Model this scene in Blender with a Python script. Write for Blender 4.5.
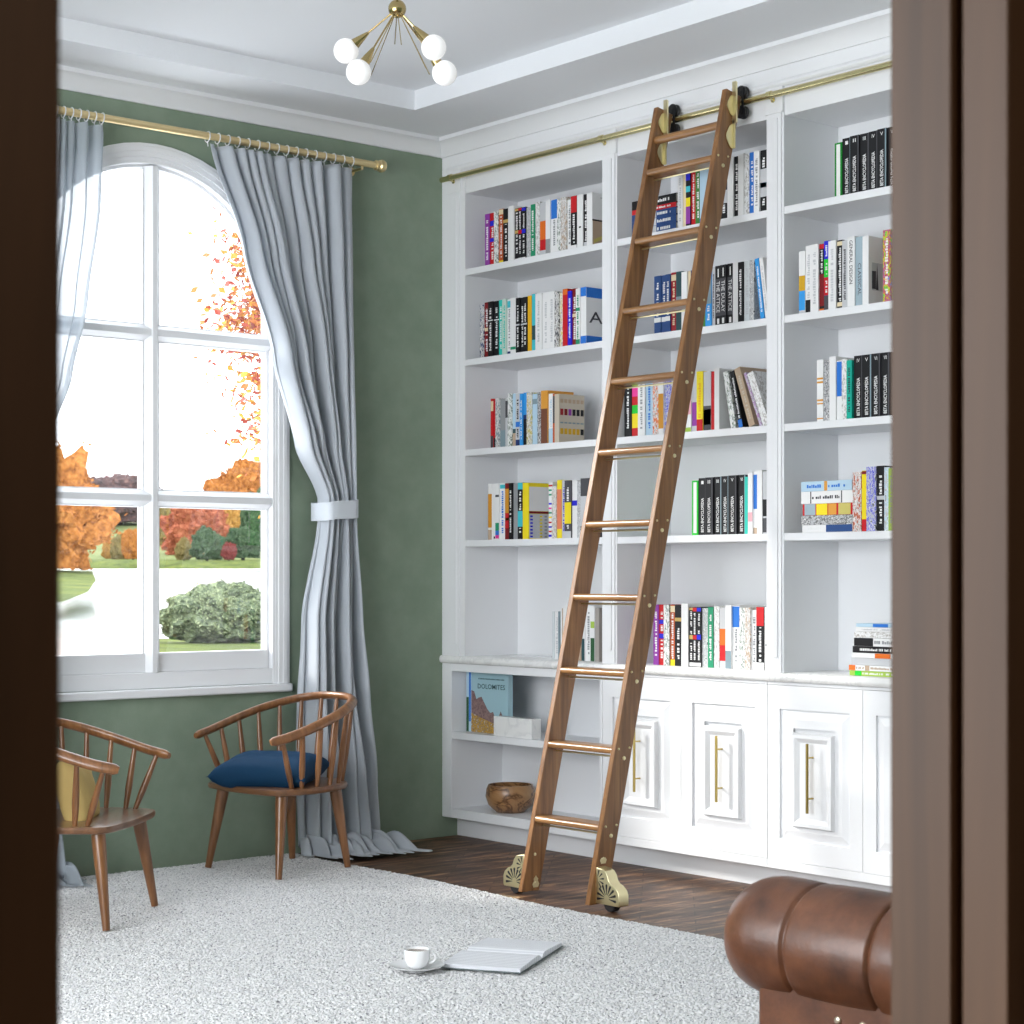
import bpy, bmesh, math, random
import numpy as np
from mathutils import Vector, Matrix, noise
R = math.radians
for o in list(bpy.data.objects): bpy.data.objects.remove(o)
S = bpy.context.scene
C = S.collection

# ------------------------------------------------------------------ camera
cam_d = bpy.data.cameras.new('camera'); cam = bpy.data.objects.new('camera', cam_d); C.objects.link(cam)
cam.location = (-5.8261, -7.4072, 1.3)
cam.rotation_euler = (R(90), 0, R(-40.308))
cam_d.sensor_width = 36; cam_d.lens = 1890 / 1024 * 36; cam_d.shift_y = 63.8 / 1024
cam_d.clip_start = .05; cam_d.clip_end = 2000
cam_d.dof.use_dof = True; cam_d.dof.focus_distance = 8.0; cam_d.dof.aperture_fstop = 11
S.camera = cam
# ------------------------------------------------------------------ sky, sun, daylight
w = bpy.data.worlds.new('sky'); S.world = w; w.use_nodes = True
w.node_tree.nodes['Background'].inputs[0].default_value = (.90, .95, 1, 1)
w.node_tree.nodes['Background'].inputs[1].default_value = 3.6
def light(name, kind, loc, energy, color=(1, 1, 1), direction=None, **kw):
    d = bpy.data.lights.new(name, kind); o = bpy.data.objects.new(name, d); C.objects.link(o)
    o.location = loc; d.energy = energy; d.color = color
    for k, v in kw.items(): setattr(d, k, v)
    if direction: o.rotation_euler = Vector(direction).to_track_quat('-Z', 'Y').to_euler()
    return o
light('sun', 'SUN', (-6, 6, 6), 5.2, (1, .97, .92), (1, -1.40, -.92), angle=R(11))
light('daylight_window_1', 'AREA', (-1.62, .34, 1.95), 30, (.93, .96, 1), (0, -1, 0), shape='RECTANGLE', size=1.4, size_y=2.4).data.cycles.is_portal = True
light('daylight_window_2', 'AREA', (-6.85, -3.6, 1.8), 200, (.95, .97, 1), (1, 0, 0), shape='RECTANGLE', size=4.0, size_y=2.6)
light('hallway_fill', 'AREA', (-5.2, -7.9, 2.8), 15, (1, .85, .68), (0, .35, -1), shape='DISK', size=.4)  # unseen fill light added to lift the dark door casing
S.view_settings.view_transform = 'Standard'; S.view_settings.look = 'None'
S.view_settings.gamma = 1; S.view_settings.use_curve_mapping = False
S.view_settings.exposure = 0.26

# ------------------------------------------------------------------ materials
MATS = {}
def mat(name, col, rough=.5, metal=0, coat=0, spec=.5):
    if name in MATS: return MATS[name]
    m = bpy.data.materials.new(name); m.use_nodes = True
    b = m.node_tree.nodes['Principled BSDF']
    b.inputs['Base Color'].default_value = (*col, 1); b.inputs['Roughness'].default_value = rough
    b.inputs['Metallic'].default_value = metal; b.inputs['Coat Weight'].default_value = coat
    b.inputs['Specular IOR Level'].default_value = spec
    MATS[name] = m
    return m
def nd(m, t, **kw):
    n = m.node_tree.nodes.new(t)
    for k, v in kw.items(): setattr(n, k, v)
    return n
def ln(m, a, b): m.node_tree.links.new(a, b)
def coords(m, scale=(1, 1, 1), rot=(0, 0, 0)):
    t = nd(m, 'ShaderNodeTexCoord'); mp = nd(m, 'ShaderNodeMapping')
    mp.inputs['Scale'].default_value = scale; mp.inputs['Rotation'].default_value = rot
    ln(m, t.outputs['Object'], mp.inputs[0]); return mp.outputs[0]
def ramp(m, fac, stops):
    r = nd(m, 'ShaderNodeValToRGB'); e = r.color_ramp.elements
    e[0].position = stops[0][0]; e[0].color = (*stops[0][1], 1)
    e[1].position = stops[-1][0]; e[1].color = (*stops[-1][1], 1)
    for p, c in stops[1:-1]:
        x = e.new(p); x.color = (*c, 1)
    ln(m, fac, r.inputs[0]); return r.outputs[0]
def noise_n(m, vec, scale, detail=4, rough=.5, dist=0):
    n = nd(m, 'ShaderNodeTexNoise'); n.inputs['Scale'].default_value = scale; n.inputs['Detail'].default_value = detail
    n.inputs['Roughness'].default_value = rough; n.inputs['Distortion'].default_value = dist
    ln(m, vec, n.inputs['Vector']); return n.outputs['Fac']
def bump(m, h, strength=.2, dist=.002):
    b = nd(m, 'ShaderNodeBump'); b.inputs['Strength'].default_value = strength; b.inputs['Distance'].default_value = dist
    ln(m, h, b.inputs['Height']); ln(m, b.outputs[0], m.node_tree.nodes['Principled BSDF'].inputs['Normal'])
def basecol(m, out): ln(m, out, m.node_tree.nodes['Principled BSDF'].inputs['Base Color'])
def wood(name, dark, mid, lite, axis='z', rough=.38, s=1.0, coat=.15):
    if name in MATS: return MATS[name]
    m = mat(name, mid, rough, coat=coat)
    sc = {'x': (2.5, 45, 45), 'y': (45, 2.5, 45), 'z': (45, 45, 2.5)}[axis]
    f = noise_n(m, coords(m, tuple(a * s for a in sc)), 1, 5, .6, .6)
    basecol(m, ramp(m, f, [(.3, dark), (.5, mid), (.72, lite)])); bump(m, f, .12, .001)
    return m
def speckle(name, cols, scale=(40, 40, 14), thr=None, rough=.5):
    if name in MATS: return MATS[name]
    m = mat(name, cols[0], rough)
    f = noise_n(m, coords(m, scale), 1, 3, .65, .3)
    n = len(cols); st = []
    for i, c in enumerate(cols):
        p = .36 + .28 * i / max(1, n - 1); st.append((p, c))
    r = ramp(m, f, st); r.node.color_ramp.interpolation = 'LINEAR'
    r.node.color_ramp.elements[0].position = 0
    basecol(m, r); return m

paint = mat('white_paint', (.80, .81, .83), .42)
paint_n = noise_n(paint, coords(paint), 90, 2); bump(paint, paint_n, .05, .001)
ceil_m = mat('ceiling_plaster', (.80, .82, .85), .8)
bump(ceil_m, noise_n(ceil_m, coords(ceil_m), 120, 3), .35, .002)
green = mat('sage_green_plaster', (.21, .26, .20), .75)
gf = noise_n(green, coords(green), 6, 6, .6); basecol(green, ramp(green, gf, [(.3, (.205, .272, .198)), (.7, (.252, .320, .240))]))
bump(green, noise_n(green, coords(green), 160, 3), .3, .002)
brass = mat('brushed_brass', (.80, .72, .44), .34, 1)
rail_brass = mat('rail_brass', (.70, .62, .34), .27, 1); handle_brass = mat('handle_brass', (.50, .38, .13), .28, 1)
gold = mat('polished_brass', (.48, .37, .17), .22, 1)
rod_m = mat('satin_gold_rod', (.82, .66, .36), .35, .9)
rubber = mat('black_rubber', (.012, .012, .014), .45)
porcelain = mat('white_porcelain', (.86, .86, .87), .15, coat=.4)
coffee = mat('coffee', (.16, .08, .02), .2)
paper = mat('book_paper', (.82, .80, .75), .8)
glass = mat('window_glass', (1, 1, 1), .0)
gt = nd(glass, 'ShaderNodeBsdfTransparent'); gg = nd(glass, 'ShaderNodeBsdfGlossy'); gg.inputs['Roughness'].default_value = .02; gm_ = nd(glass, 'ShaderNodeMixShader'); gm_.inputs[0].default_value = .04
ln(glass, gt.outputs[0], gm_.inputs[1]); ln(glass, gg.outputs[0], gm_.inputs[2]); ln(glass, gm_.outputs[0], glass.node_tree.nodes['Material Output'].inputs[0])
marble = mat('white_marble', (.85, .85, .84), .18, coat=.3)
mf = noise_n(marble, coords(marble, (1, 1, 1)), 3.5, 8, .6, 1.6)
basecol(marble, ramp(marble, mf, [(.44, (.84, .84, .83)), (.5, (.75, .752, .75)), (.53, (.85, .85, .84))]))
ladder_z = wood('ladder_walnut_upright', (.145, .062, .021), (.232, .105, .035), (.33, .16, .055), 'z', .33)
ladder_y = wood('ladder_walnut_tread', (.19, .088, .030), (.29, .14, .048), (.40, .20, .075), 'y', .3)
chair_w = wood('chair_walnut', (.13, .052, .018), (.21, .088, .032), (.30, .135, .052), 'z', .3, .6, .3)
seat_w = wood('chair_seat_walnut', (.10, .045, .020), (.17, .078, .034), (.24, .11, .05), 'x', .28, .5, .3)
door_w = wood('dark_stained_oak', (.040, .020, .009), (.068, .034, .016), (.095, .049, .024), 'z', .55, .25, 0); door_w.node_tree.nodes['Principled BSDF'].inputs['Specular IOR Level'].default_value = .32
bowl_w = mat('olive_wood', (.30, .15, .06), .35, coat=.2)
bf = noise_n(bowl_w, coords(bowl_w, (5, 5, 9)), 1, 5, .55, 2.5)
basecol(bowl_w, ramp(bowl_w, bf, [(.40, (.36, .19, .08)), (.47, (.10, .04, .015)), (.53, (.33, .17, .07)), (.75, (.42, .24, .11))]))
velvet = mat('blue_velvet', (.002, .034, .085), .8, spec=.25); velvet.node_tree.nodes['Principled BSDF'].inputs['Sheen Weight'].default_value = .10
velvet.node_tree.nodes['Principled BSDF'].inputs['Sheen Tint'].default_value = (.1, .35, .8, 1)
linen_y = mat('straw_yellow_linen', (.50, .36, .13), .85)
bump(linen_y, noise_n(linen_y, coords(linen_y), 300, 2), .4, .001)
leather = mat('brown_leather', (.15, .05, .02), .38, coat=.08)
lf = noise_n(leather, coords(leather), 9, 6, .65)
basecol(leather, ramp(leather, lf, [(.28, (.040, .014, .007)), (.5, (.095, .034, .015)), (.75, (.16, .060, .026))]))
bump(leather, noise_n(leather, coords(leather), 60, 5, .6), .25, .003)
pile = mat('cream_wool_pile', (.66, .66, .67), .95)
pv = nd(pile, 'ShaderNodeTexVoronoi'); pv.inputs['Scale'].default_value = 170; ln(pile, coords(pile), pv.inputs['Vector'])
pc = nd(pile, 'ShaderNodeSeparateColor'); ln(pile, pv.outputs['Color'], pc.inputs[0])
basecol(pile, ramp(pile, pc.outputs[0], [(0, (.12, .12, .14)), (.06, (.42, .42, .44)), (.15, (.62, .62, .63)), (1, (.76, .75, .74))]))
floor_m = mat('worn_walnut_parquet', (.08, .04, .02), .46, coat=0, spec=.35)
fc = coords(floor_m, (1, 1, 1), (0, 0, R(45)))
br = nd(floor_m, 'ShaderNodeTexBrick'); ln(floor_m, fc, br.inputs['Vector'])
br.inputs['Scale'].default_value = 1; br.inputs['Brick Width'].default_value = .42; br.inputs['Row Height'].default_value = .085
br.inputs['Mortar Size'].default_value = .0025; br.inputs['Color1'].default_value = (.30, .30, .30, 1); br.inputs['Color2'].default_value = (1, 1, 1, 1); br.inputs['Mortar'].default_value = (.05, .05, .05, 1)
fn = noise_n(floor_m, coords(floor_m, (3, 26, 10), (0, 0, R(45))), 1, 7, .7, .5)
fr = ramp(floor_m, fn, [(.36, (.028, .014, .009)), (.47, (.11, .052, .029)), (.55, (.20, .10, .052)), (.66, (.50, .28, .15))])
mx = nd(floor_m, 'ShaderNodeMix', data_type='RGBA', blend_type='MULTIPLY'); mx.inputs[0].default_value = .75
ln(floor_m, fr, mx.inputs[6]); ln(floor_m, br.outputs[0], mx.inputs[7]); basecol(floor_m, mx.outputs[2]); bump(floor_m, fn, .3, .003)
def fabric(name, col, transp, trans):
    m = bpy.data.materials.new(name); m.use_nodes = True; n = m.node_tree.nodes; b = n['Principled BSDF']
    b.inputs['Base Color'].default_value = (*col, 1); b.inputs['Roughness'].default_value = .62; b.inputs['Sheen Weight'].default_value = .25
    t = nd(m, 'ShaderNodeBsdfTranslucent'); t.inputs[0].default_value = (*col, 1)
    tr = nd(m, 'ShaderNodeBsdfTransparent'); m1 = nd(m, 'ShaderNodeMixShader'); m2 = nd(m, 'ShaderNodeMixShader')
    m1.inputs[0].default_value = trans; m2.inputs[0].default_value = transp
    ln(m, b.outputs[0], m1.inputs[1]); ln(m, t.outputs[0], m1.inputs[2])
    ln(m, m1.outputs[0], m2.inputs[1]); ln(m, tr.outputs[0], m2.inputs[2]); ln(m, m2.outputs[0], n['Material Output'].inputs[0])
    return m
drape = fabric('silver_grey_drape', (.56, .60, .65), .03, .22)
sheer = fabric('sheer_grey_voile', (.48, .53, .58), .20, .35)

# ------------------------------------------------------------------ mesh helpers
class MB:
    def __init__(s): s.v = []; s.f = []
    def add(s, vs, fs):
        n = len(s.v); s.v += [tuple(p) for p in vs]; s.f += [tuple(i + n for i in f) for f in fs]; return s
    def box(s, x0, x1, y0, y1, z0, z1):
        x0, x1 = sorted((x0, x1)); y0, y1 = sorted((y0, y1)); z0, z1 = sorted((z0, z1))
        return s.add([(x0, y0, z0), (x1, y0, z0), (x1, y1, z0), (x0, y1, z0), (x0, y0, z1), (x1, y0, z1), (x1, y1, z1), (x0, y1, z1)],
                     [(0, 3, 2, 1), (4, 5, 6, 7), (0, 1, 5, 4), (1, 2, 6, 5), (2, 3, 7, 6), (3, 0, 4, 7)])
    def tube(s, pts, r, n=12, cap=True, sx=1):
        pts = [Vector(p) for p in pts]; rs = r if isinstance(r, (list, tuple)) else [r] * len(pts)
        base = len(s.v); up = None
        for i, p in enumerate(pts):
            t = (pts[min(i + 1, len(pts) - 1)] - pts[max(i - 1, 0)]).normalized()
            if up is None: up = t.orthogonal().normalized()
            up = (up - t * up.dot(t)).normalized(); sd = t.cross(up)
            for k in range(n):
                a = 2 * math.pi * k / n; s.v.append(tuple(p + (up * math.cos(a) + sd * math.sin(a) * sx) * rs[i]))
        for i in range(len(pts) - 1):
            for k in range(n):
                a, b = base + i * n + k, base + i * n + (k + 1) % n
                s.f.append((a, b, b + n, a + n))
        if cap:
            s.f.append(tuple(base + k for k in reversed(range(n)))); e = base + (len(pts) - 1) * n; s.f.append(tuple(e + k for k in range(n)))
        return s
    def lathe(s, prof, c=(0, 0, 0), n=32, axis='z'):
        base = len(s.v)
        for r_, h in prof:
            for k in range(n):
                a = 2 * math.pi * k / n; p = (r_ * math.cos(a), r_ * math.sin(a), h)
                if axis == 'x': p = (p[2], p[0], p[1])
                if axis == 'y': p = (p[1], p[2], p[0])
                s.v.append((c[0] + p[0], c[1] + p[1], c[2] + p[2]))
        for i in range(len(prof) - 1):
            for k in range(n):
                a, b = base + i * n + k, base + i * n + (k + 1) % n; s.f.append((a, b, b + n, a + n))
        s.f.append(tuple(base + k for k in reversed(range(n)))); e = base + (len(prof) - 1) * n; s.f.append(tuple(e + k for k in range(n)))
        return s
    def ball(s, c, r, n=20, sz=1):
        return s.lathe([(max(1e-4, r * math.sin(math.pi * i / 12)), -r * sz * math.cos(math.pi * i / 12)) for i in range(13)], c, n)
    def prism(s, poly, axis, a, b):
        n = len(poly); P = lambda u, v, w: {'x': (w, u, v), 'y': (u, w, v), 'z': (u, v, w)}[axis]
        return s.add([P(u, v, a) for u, v in poly] + [P(u, v, b) for u, v in poly],
                     [tuple(range(n))[::-1], tuple(range(n, 2 * n))] + [(i, (i + 1) % n, n + (i + 1) % n, n + i) for i in range(n)])
    def grid(s, rows, closed=False):
        base = len(s.v); m = len(rows[0])
        for r_ in rows: s.v += [tuple(p) for p in r_]
        for i in range(len(rows) - 1):
            for k in range(m if closed else m - 1):
                a, b = base + i * m + k, base + i * m + (k + 1) % m; s.f.append((a, b, b + m, a + m))
        return s
ORG = {}
def obj(name, mb, m, parent=None, bevel=0, smooth=30, local=False, origin=None, fix=True, seg=2):
    me = bpy.data.meshes.new(name); v = mb.v
    if parent is not None:
        o0 = (0, 0, 0) if local else ORG.get(parent.name, (0, 0, 0))
    else:
        if local: o0 = (0, 0, 0)
        elif origin: o0 = origin
        else:
            xs, ys, zs = zip(*v); o0 = ((min(xs) + max(xs)) / 2, (min(ys) + max(ys)) / 2, min(zs))
    me.from_pydata([(p[0] - o0[0], p[1] - o0[1], p[2] - o0[2]) for p in v], [], mb.f)
    if fix:
        bm = bmesh.new(); bm.from_mesh(me); bmesh.ops.recalc_face_normals(bm, faces=bm.faces); bm.to_mesh(me); bm.free()
    me.materials.append(m)
    if smooth:
        me.polygons.foreach_set('use_smooth', [True] * len(me.polygons)); me.set_sharp_from_angle(angle=R(smooth))
    o = bpy.data.objects.new(name, me); C.objects.link(o)
    if parent is not None: o.parent = parent
    elif not local: o.location = o0
    ORG[o.name] = o0
    if bevel:
        b = o.modifiers.new('bevel', 'BEVEL'); b.width = bevel; b.segments = seg; b.limit_method = 'ANGLE'; b.angle_limit = R(40)
    return o
def tag(o, label=None, cat=None, group=None, kind=None):
    if label: o['label'] = label
    if cat: o['category'] = cat
    if group: o['group'] = group
    if kind: o['kind'] = kind
    return o
def thing(name, label, cat, loc=(0, 0, 0), rz=0, group=None):
    o = bpy.data.objects.new(name, None); C.objects.link(o); o.location = loc; o.rotation_euler = (0, 0, rz)
    o.empty_display_size = .1; ORG[o.name] = tuple(loc); return tag(o, label, cat, group)
def struct(name, mb, m, parent=None, **kw):
    o = obj(name, mb, m, parent, **kw); o['kind'] = 'structure'; return o
TXT = {}
def text_verts(s, bold=.018):
    # outline of a printed word as flat triangles, normalised to width 1 and height 1
    if s in TXT: return TXT[s]
    c = bpy.data.curves.new('lettering', 'FONT'); c.body = s; c.resolution_u = 2; c.offset = bold if 'ENCY' in s else .004
    o = bpy.data.objects.new('lettering', c); C.objects.link(o)
    dg = bpy.context.evaluated_depsgraph_get(); me = bpy.data.meshes.new_from_object(o.evaluated_get(dg))
    vs = [tuple(v.co) for v in me.vertices]; fs = [tuple(p.vertices) for p in me.polygons]
    bpy.data.objects.remove(o); bpy.data.curves.remove(c); bpy.data.meshes.remove(me)
    xs = [v[0] for v in vs]; ys = [v[1] for v in vs]
    TXT[s] = ([((v[0] - min(xs)) / (max(xs) - min(xs)), (v[1] - min(ys)) / (max(ys) - min(ys))) for v in vs], fs)
    return TXT[s]
def put_text(mb, s, o, a, b, la, lb):
    vs, fs = text_verts(s); o, a, b = Vector(o), Vector(a), Vector(b)
    mb.add([o + a * (u * la) + b * (v * lb) for u, v in vs], fs); return mb

# ------------------------------------------------------------------ the room shell
struct('floor', MB().box(-6.75, .5, -6.45, .3, -.1, 0), floor_m, smooth=0)
CZ = 3.46
# ceiling with a shallow raised tray
cb = MB(); X0, X1, Y0, Y1 = -6.0, -.50, -5.7, -.43
cb.box(-6.75, X0, -6.45, .3, CZ, CZ + .2).box(X1, .5, -6.45, .3, CZ, CZ + .2).box(X0, X1, -6.45, Y0, CZ, CZ + .2).box(X0, X1, Y1, .3, CZ, CZ + .2)
cb.box(X0, X1, Y0, Y1, CZ + .09, CZ + .2)
struct('ceiling', cb, ceil_m, smooth=0)
# window wall with an arched opening
WC, ZS = -1.62, 2.505
def arch(a, zb, n=28):
    return [(WC - a, zb)] + [(WC - a * math.cos(math.pi * i / n), ZS + a * math.sin(math.pi * i / n)) for i in range(n + 1)] + [(WC + a, zb)]
def arch_ring(mb, ao, ai, zbo, zbi, y0, y1, n=28):
    po, pi_ = arch(ao, zbo, n), arch(ai, zbi, n); m = len(po); b = len(mb.v)
    for P, y in ((po, y0), (pi_, y0), (pi_, y1), (po, y1)): mb.v += [(p[0], y, p[1]) for p in P]
    for k in range(4):
        for i in range(m - 1):
            a0, b0 = b + k * m + i, b + ((k + 1) % 4) * m + i
            mb.f.append((a0, a0 + 1, b0 + 1, b0))
    for i in (0, m - 1): mb.f.append(tuple(b + k * m + i for k in range(4)))
    return mb
wb = MB(); A = .688
wb.box(-6.75, WC - A, 0, .16, 0, CZ + .2).box(WC + A, .5, 0, .16, 0, CZ + .2).box(WC - A, WC + A, 0, .16, 0, .80)
ar = [(WC - A * math.cos(math.pi * i / 28), ZS + A * math.sin(math.pi * i / 28)) for i in range(29)]
for i in range(28):
    (xa, za), (xb, zb) = ar[i], ar[i + 1]
    wb.prism([(xa, za), (xb, zb), (xb, CZ + .2), (xa, CZ + .2)], 'y', 0, .16)
struct('wall_back', wb, green, smooth=0)
struct('wall_right', MB().box(.36, .5, -6.45, 0, 0, CZ + .2), paint, smooth=0)
lw = MB().box(-6.75, -6.6, -6.45, -5.6, 0, CZ + .2).box(-6.75, -6.6, -1.6, 0, 0, CZ + .2).box(-6.75, -6.6, -5.6, -1.6, 0, .5).box(-6.75, -6.6, -5.6, -1.6, 3.0, CZ + .2)
struct('wall_left', lw, green, smooth=0)
wf = MB().box(-6.72, -6.62, -5.6, -5.52, .5, 3.0).box(-6.72, -6.62, -1.68, -1.6, .5, 3.0).box(-6.72, -6.62, -5.52, -1.68, .5, .58).box(-6.72, -6.62, -5.52, -1.68, 2.92, 3.0)
for y in (-4.2, -2.95): wf.box(-6.70, -6.64, y - .03, y + .03, .58, 2.92)
struct('window_2', wf, paint, smooth=0)
# door wall behind the camera side, with its dark wooden door lining
DX0, DX1, DY0, DY1 = -5.3265, -4.418, -6.422, -6.292
dw = MB().box(-7.4, DX0 - .04, -6.41, -6.30, 0, CZ + .2).box(DX1 + .04, .5, -6.41, -6.30, 0, CZ + .2).box(DX0 - .04, DX1 + .04, -6.41, -6.30, 2.3, CZ + .2)
struct('wall_front', dw, green, smooth=0)
dr = tag(thing('door_1', None, None, (DX1, DY1, 0)), kind='structure')
# right lining: two faces with a groove between, then casing
struct('door_jamb', MB().box(DX1, DX1 + .05, DY1, -6.361, 0, 2.3).box(DX1 + .018, DX1 + .05, -6.361, -6.373, 0, 2.3).box(DX1, DX1 + .05, -6.373, DY0, 0, 2.3), door_w, dr, bevel=.002)
struct('door_casing', MB().box(DX1 + .03, DX1 + .16, DY0 + .012, DY0 - .012, 0, 2.42).box(DX1 + .03, DX1 + .16, DY1 - .012, DY1 + .012, 0, 2.42), door_w, dr, bevel=.003)
struct('door_jamb', MB().box(DX0 - .05, DX0, DY0, DY1, 0, 2.3), door_w, dr, bevel=.002)
struct('door_casing', MB().box(DX0 - .16, DX0 - .006, DY0 + .012, DY0 - .012, 0, 2.42).box(DX0 - .16, DX0 - .03, DY1 - .012, DY1 + .012, 0, 2.42), door_w, dr, bevel=.003)
struct('door_head', MB().box(DX0 - .16, DX1 + .16, DY0 - .012, DY1 + .012, 2.3, 2.42), door_w, dr, bevel=.003)
hall = mat('hallway_paint', (.25, .22, .19), .8)
struct('wall_hallway', MB().box(-7.4, -7.3, -9.2, -6.41, 0, 2.9).box(-3.2, -3.1, -9.2, -6.41, 0, 2.9).box(-7.4, -3.1, -9.3, -9.2, 0, 2.9), hall, smooth=0)
struct('ceiling_hallway', MB().box(-7.4, -3.1, -9.3, -6.41, 2.9, 3.0), hall, smooth=0)
struct('floor_hallway', MB().box(-7.4, -3.1, -9.3, -6.45, -.1, 0), floor_m, smooth=0)
# crown moulding on the window wall and above the bookcase
def crown_poly(s=1):  # (distance from wall, z)
    return [(0, 3.379), (.012, 3.379), (.016, 3.392), (.05, 3.425), (.066, 3.437), (.08, 3.440), (.08, CZ), (0, CZ)]
struct('trim_1', MB().prism([(-a, z) for a, z in crown_poly()], 'x', -6.6, -.02), paint, bevel=.0015)
struct('trim_2', MB().prism([(-a, z) for a, z in crown_poly()], 'y', 0, -6.3), paint, bevel=.0015)
struct('trim_3', MB().box(-6.6, -6.52, -6.3, -.08, 3.38, CZ), paint, bevel=.002)
struct('trim_4', MB().box(-6.5, -.12, -6.30, -6.22, 3.38, CZ), paint, bevel=.002)
# arched window
win = tag(thing('window_1', None, None, (WC, 0, .76)), kind='structure')
cas = MB(); arch_ring(cas, .705, .645, .80, .80, -.016, .0); arch_ring(cas, .650, .630, .80, .80, -.008, .03)
arch_ring(cas, .690, .668, .80, .80, -.022, -.016)
struct('window_casing', cas, paint, win, bevel=.002)
fr_ = MB(); arch_ring(fr_, .67, .618, .80, .80, .0, .075); arch_ring(fr_, .622, .604, .86, .86, .03, .075); arch_ring(fr_, .645, .618, .80, .80, -.006, .0)
fr_.box(WC - .62, WC + .62, .0, .075, .80, .872).box(WC - .61, WC + .61, .022, .07, .872, .957)
struct('window_frame', fr_, paint, win, bevel=.003)
for z in (2.378, 1.645):
    struct('glazing_bar', MB().box(WC - .60, WC + .60, .03, .075, z - .040, z + .040).prism([(.03, z - .036), (-.004, z - .014), (-.004, z + .014), (.03, z + .036)], 'x', WC - .615, WC + .615), paint, win, bevel=.002)
struct('glazing_bar', MB().box(WC - .043, WC + .043, .028, .075, .957, 3.104).prism([(WC - .038, .03), (WC - .012, -.010), (WC + .012, -.010), (WC + .038, .03)], 'z', .872, 3.115), paint, win, bevel=.002)
pane = MB()
for (xa, xb) in ((WC - .608, WC - .043), (WC + .043, WC + .608)):
    for (za, zb) in ((.957, 1.605), (1.685, 2.338)): pane = MB().box(xa, xb, .050, .054, za, zb); struct('window_pane', pane, glass, win, smooth=0)
for sgn in (-1, 1):
    pts = [(WC + sgn * .043, 2.418), (WC + sgn * .608, 2.418)] + [(WC + sgn * .608 * math.cos(t), ZS + .608 * math.sin(t)) for t in [i * (math.pi / 2 - .073) / 12 for i in range(13)]]
    if sgn < 0: pts = pts[::-1]
    struct('window_pane', MB().prism(pts, 'y', .050, .054), glass, win, smooth=0)
struct('window_sill', MB().box(WC - .708, WC + .708, -.042, .0, .762, .80).box(WC - .60, WC + .60, .075, .20, .76, .80), paint, win, bevel=.008, seg=3)
struct('window_reveal', arch_ring(MB(), .690, .672, .80, .80, .075, .165), paint, win)

# ------------------------------------------------------------------ rug
def rug():
    xs0, xs1, ys0, ys1 = -3.30, -.93, -4.35, -.075; st = .0062
    nx, ny = int((xs1 - xs0) / st), int((ys1 - ys0) / st)
    rng = np.random.default_rng(3)
    X, Y = np.meshgrid(np.linspace(xs0, xs1, nx), np.linspace(ys0, ys1, ny), indexing='ij')
    X = X + rng.uniform(-.0028, .0028, X.shape); Y = Y + rng.uniform(-.0028, .0028, X.shape)
    Z = .014 + rng.random(X.shape) ** .7 * .0065
    # a slightly wavy outline and rounded rim
    X = X + (X - xs0) / (xs1 - xs0) * (.012 * np.sin(Y * 4.1) - .045 * np.clip((Y + .5) / .45, 0, 1) * 0 - .02 * (Y < -.8) * np.clip((-.8 - Y), 0, 1))
    edge = np.zeros_like(Z, bool); edge[0] = edge[-1] = True; edge[:, 0] = edge[:, -1] = True; Z[edge] = .0005
    v = np.stack([X, Y, Z], -1).reshape(-1, 3); i = np.arange(nx * ny).reshape(nx, ny)
    f = np.stack([i[:-1, :-1], i[1:, :-1], i[1:, 1:], i[:-1, 1:]], -1).reshape(-1, 4)
    o0 = np.array([(xs0 + xs1) / 2, (ys0 + ys1) / 2, 0])
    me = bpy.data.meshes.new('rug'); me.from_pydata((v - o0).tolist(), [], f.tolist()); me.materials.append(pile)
    o = bpy.data.objects.new('rug', me); o.location = o0; C.objects.link(o)
    tag(o, 'large cream and pale grey shaggy wool rug covering the dark wood floor', 'rug')
rug()

# ------------------------------------------------------------------ bookcase wall
BE = -4.25                                        # far end of the built-in, beyond the door frame
BAYS = [(-.183, -1.167), (-1.265, -2.157), (-2.252, -3.20), (-3.295, -4.16)]
SH = (2.805, 2.361, 1.919, 1.474)
bc = thing('bookcase', 'tall white built-in bookcase with open shelves running to the ceiling', 'bookcase', (.17, -2.1, .905))
posts = [(0, -.183), (-1.167, -1.265), (-2.157, -2.252), (-3.20, -3.295), (-4.16, BE)]
for i, (a, b) in enumerate(posts):
    m = MB().box(0, .34, a, b, .905, 3.325)
    a2, b2 = (a - .045, b + .030) if i == 0 else (a, b)
    c = (a2 + b2) / 2; hw = abs(a2 - b2) / 2 - .010
    m.box(-.006, 0, c - hw, c + hw, .905, 3.29).box(-.0105, -.006, c - hw * .55, c + hw * .10, .965, 3.17)
    obj('upright', m, paint, bc, bevel=.0015)
for a, b in BAYS:
    for z in SH: obj('shelf', MB().box(.002, .34, a, b, z - .031, z), paint, bc, bevel=.0015)
    obj('frieze', MB().box(.004, .34, a, b, 3.177, 3.325), paint, bc, bevel=.0015)
obj('back_panel', MB().box(.34, .358, 0, BE, .905, 3.45), paint, bc, smooth=0)
fas = MB().box(.0, .34, 0, BE, 3.325, 3.46).prism([(0, 3.295), (-.004, 3.295), (-.012, 3.306), (-.012, 3.312), (-.004, 3.325), (0, 3.325)], 'y', -.04, BE)
for i, (a, b) in enumerate(posts):
    a2, b2 = (a - .045, b + .030) if i == 0 else (a, b); fas.box(-.009, 0, a2 + .0, b2 - .0, 3.19, 3.296)
obj('fascia', fas, paint, bc, bevel=.0015)

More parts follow.
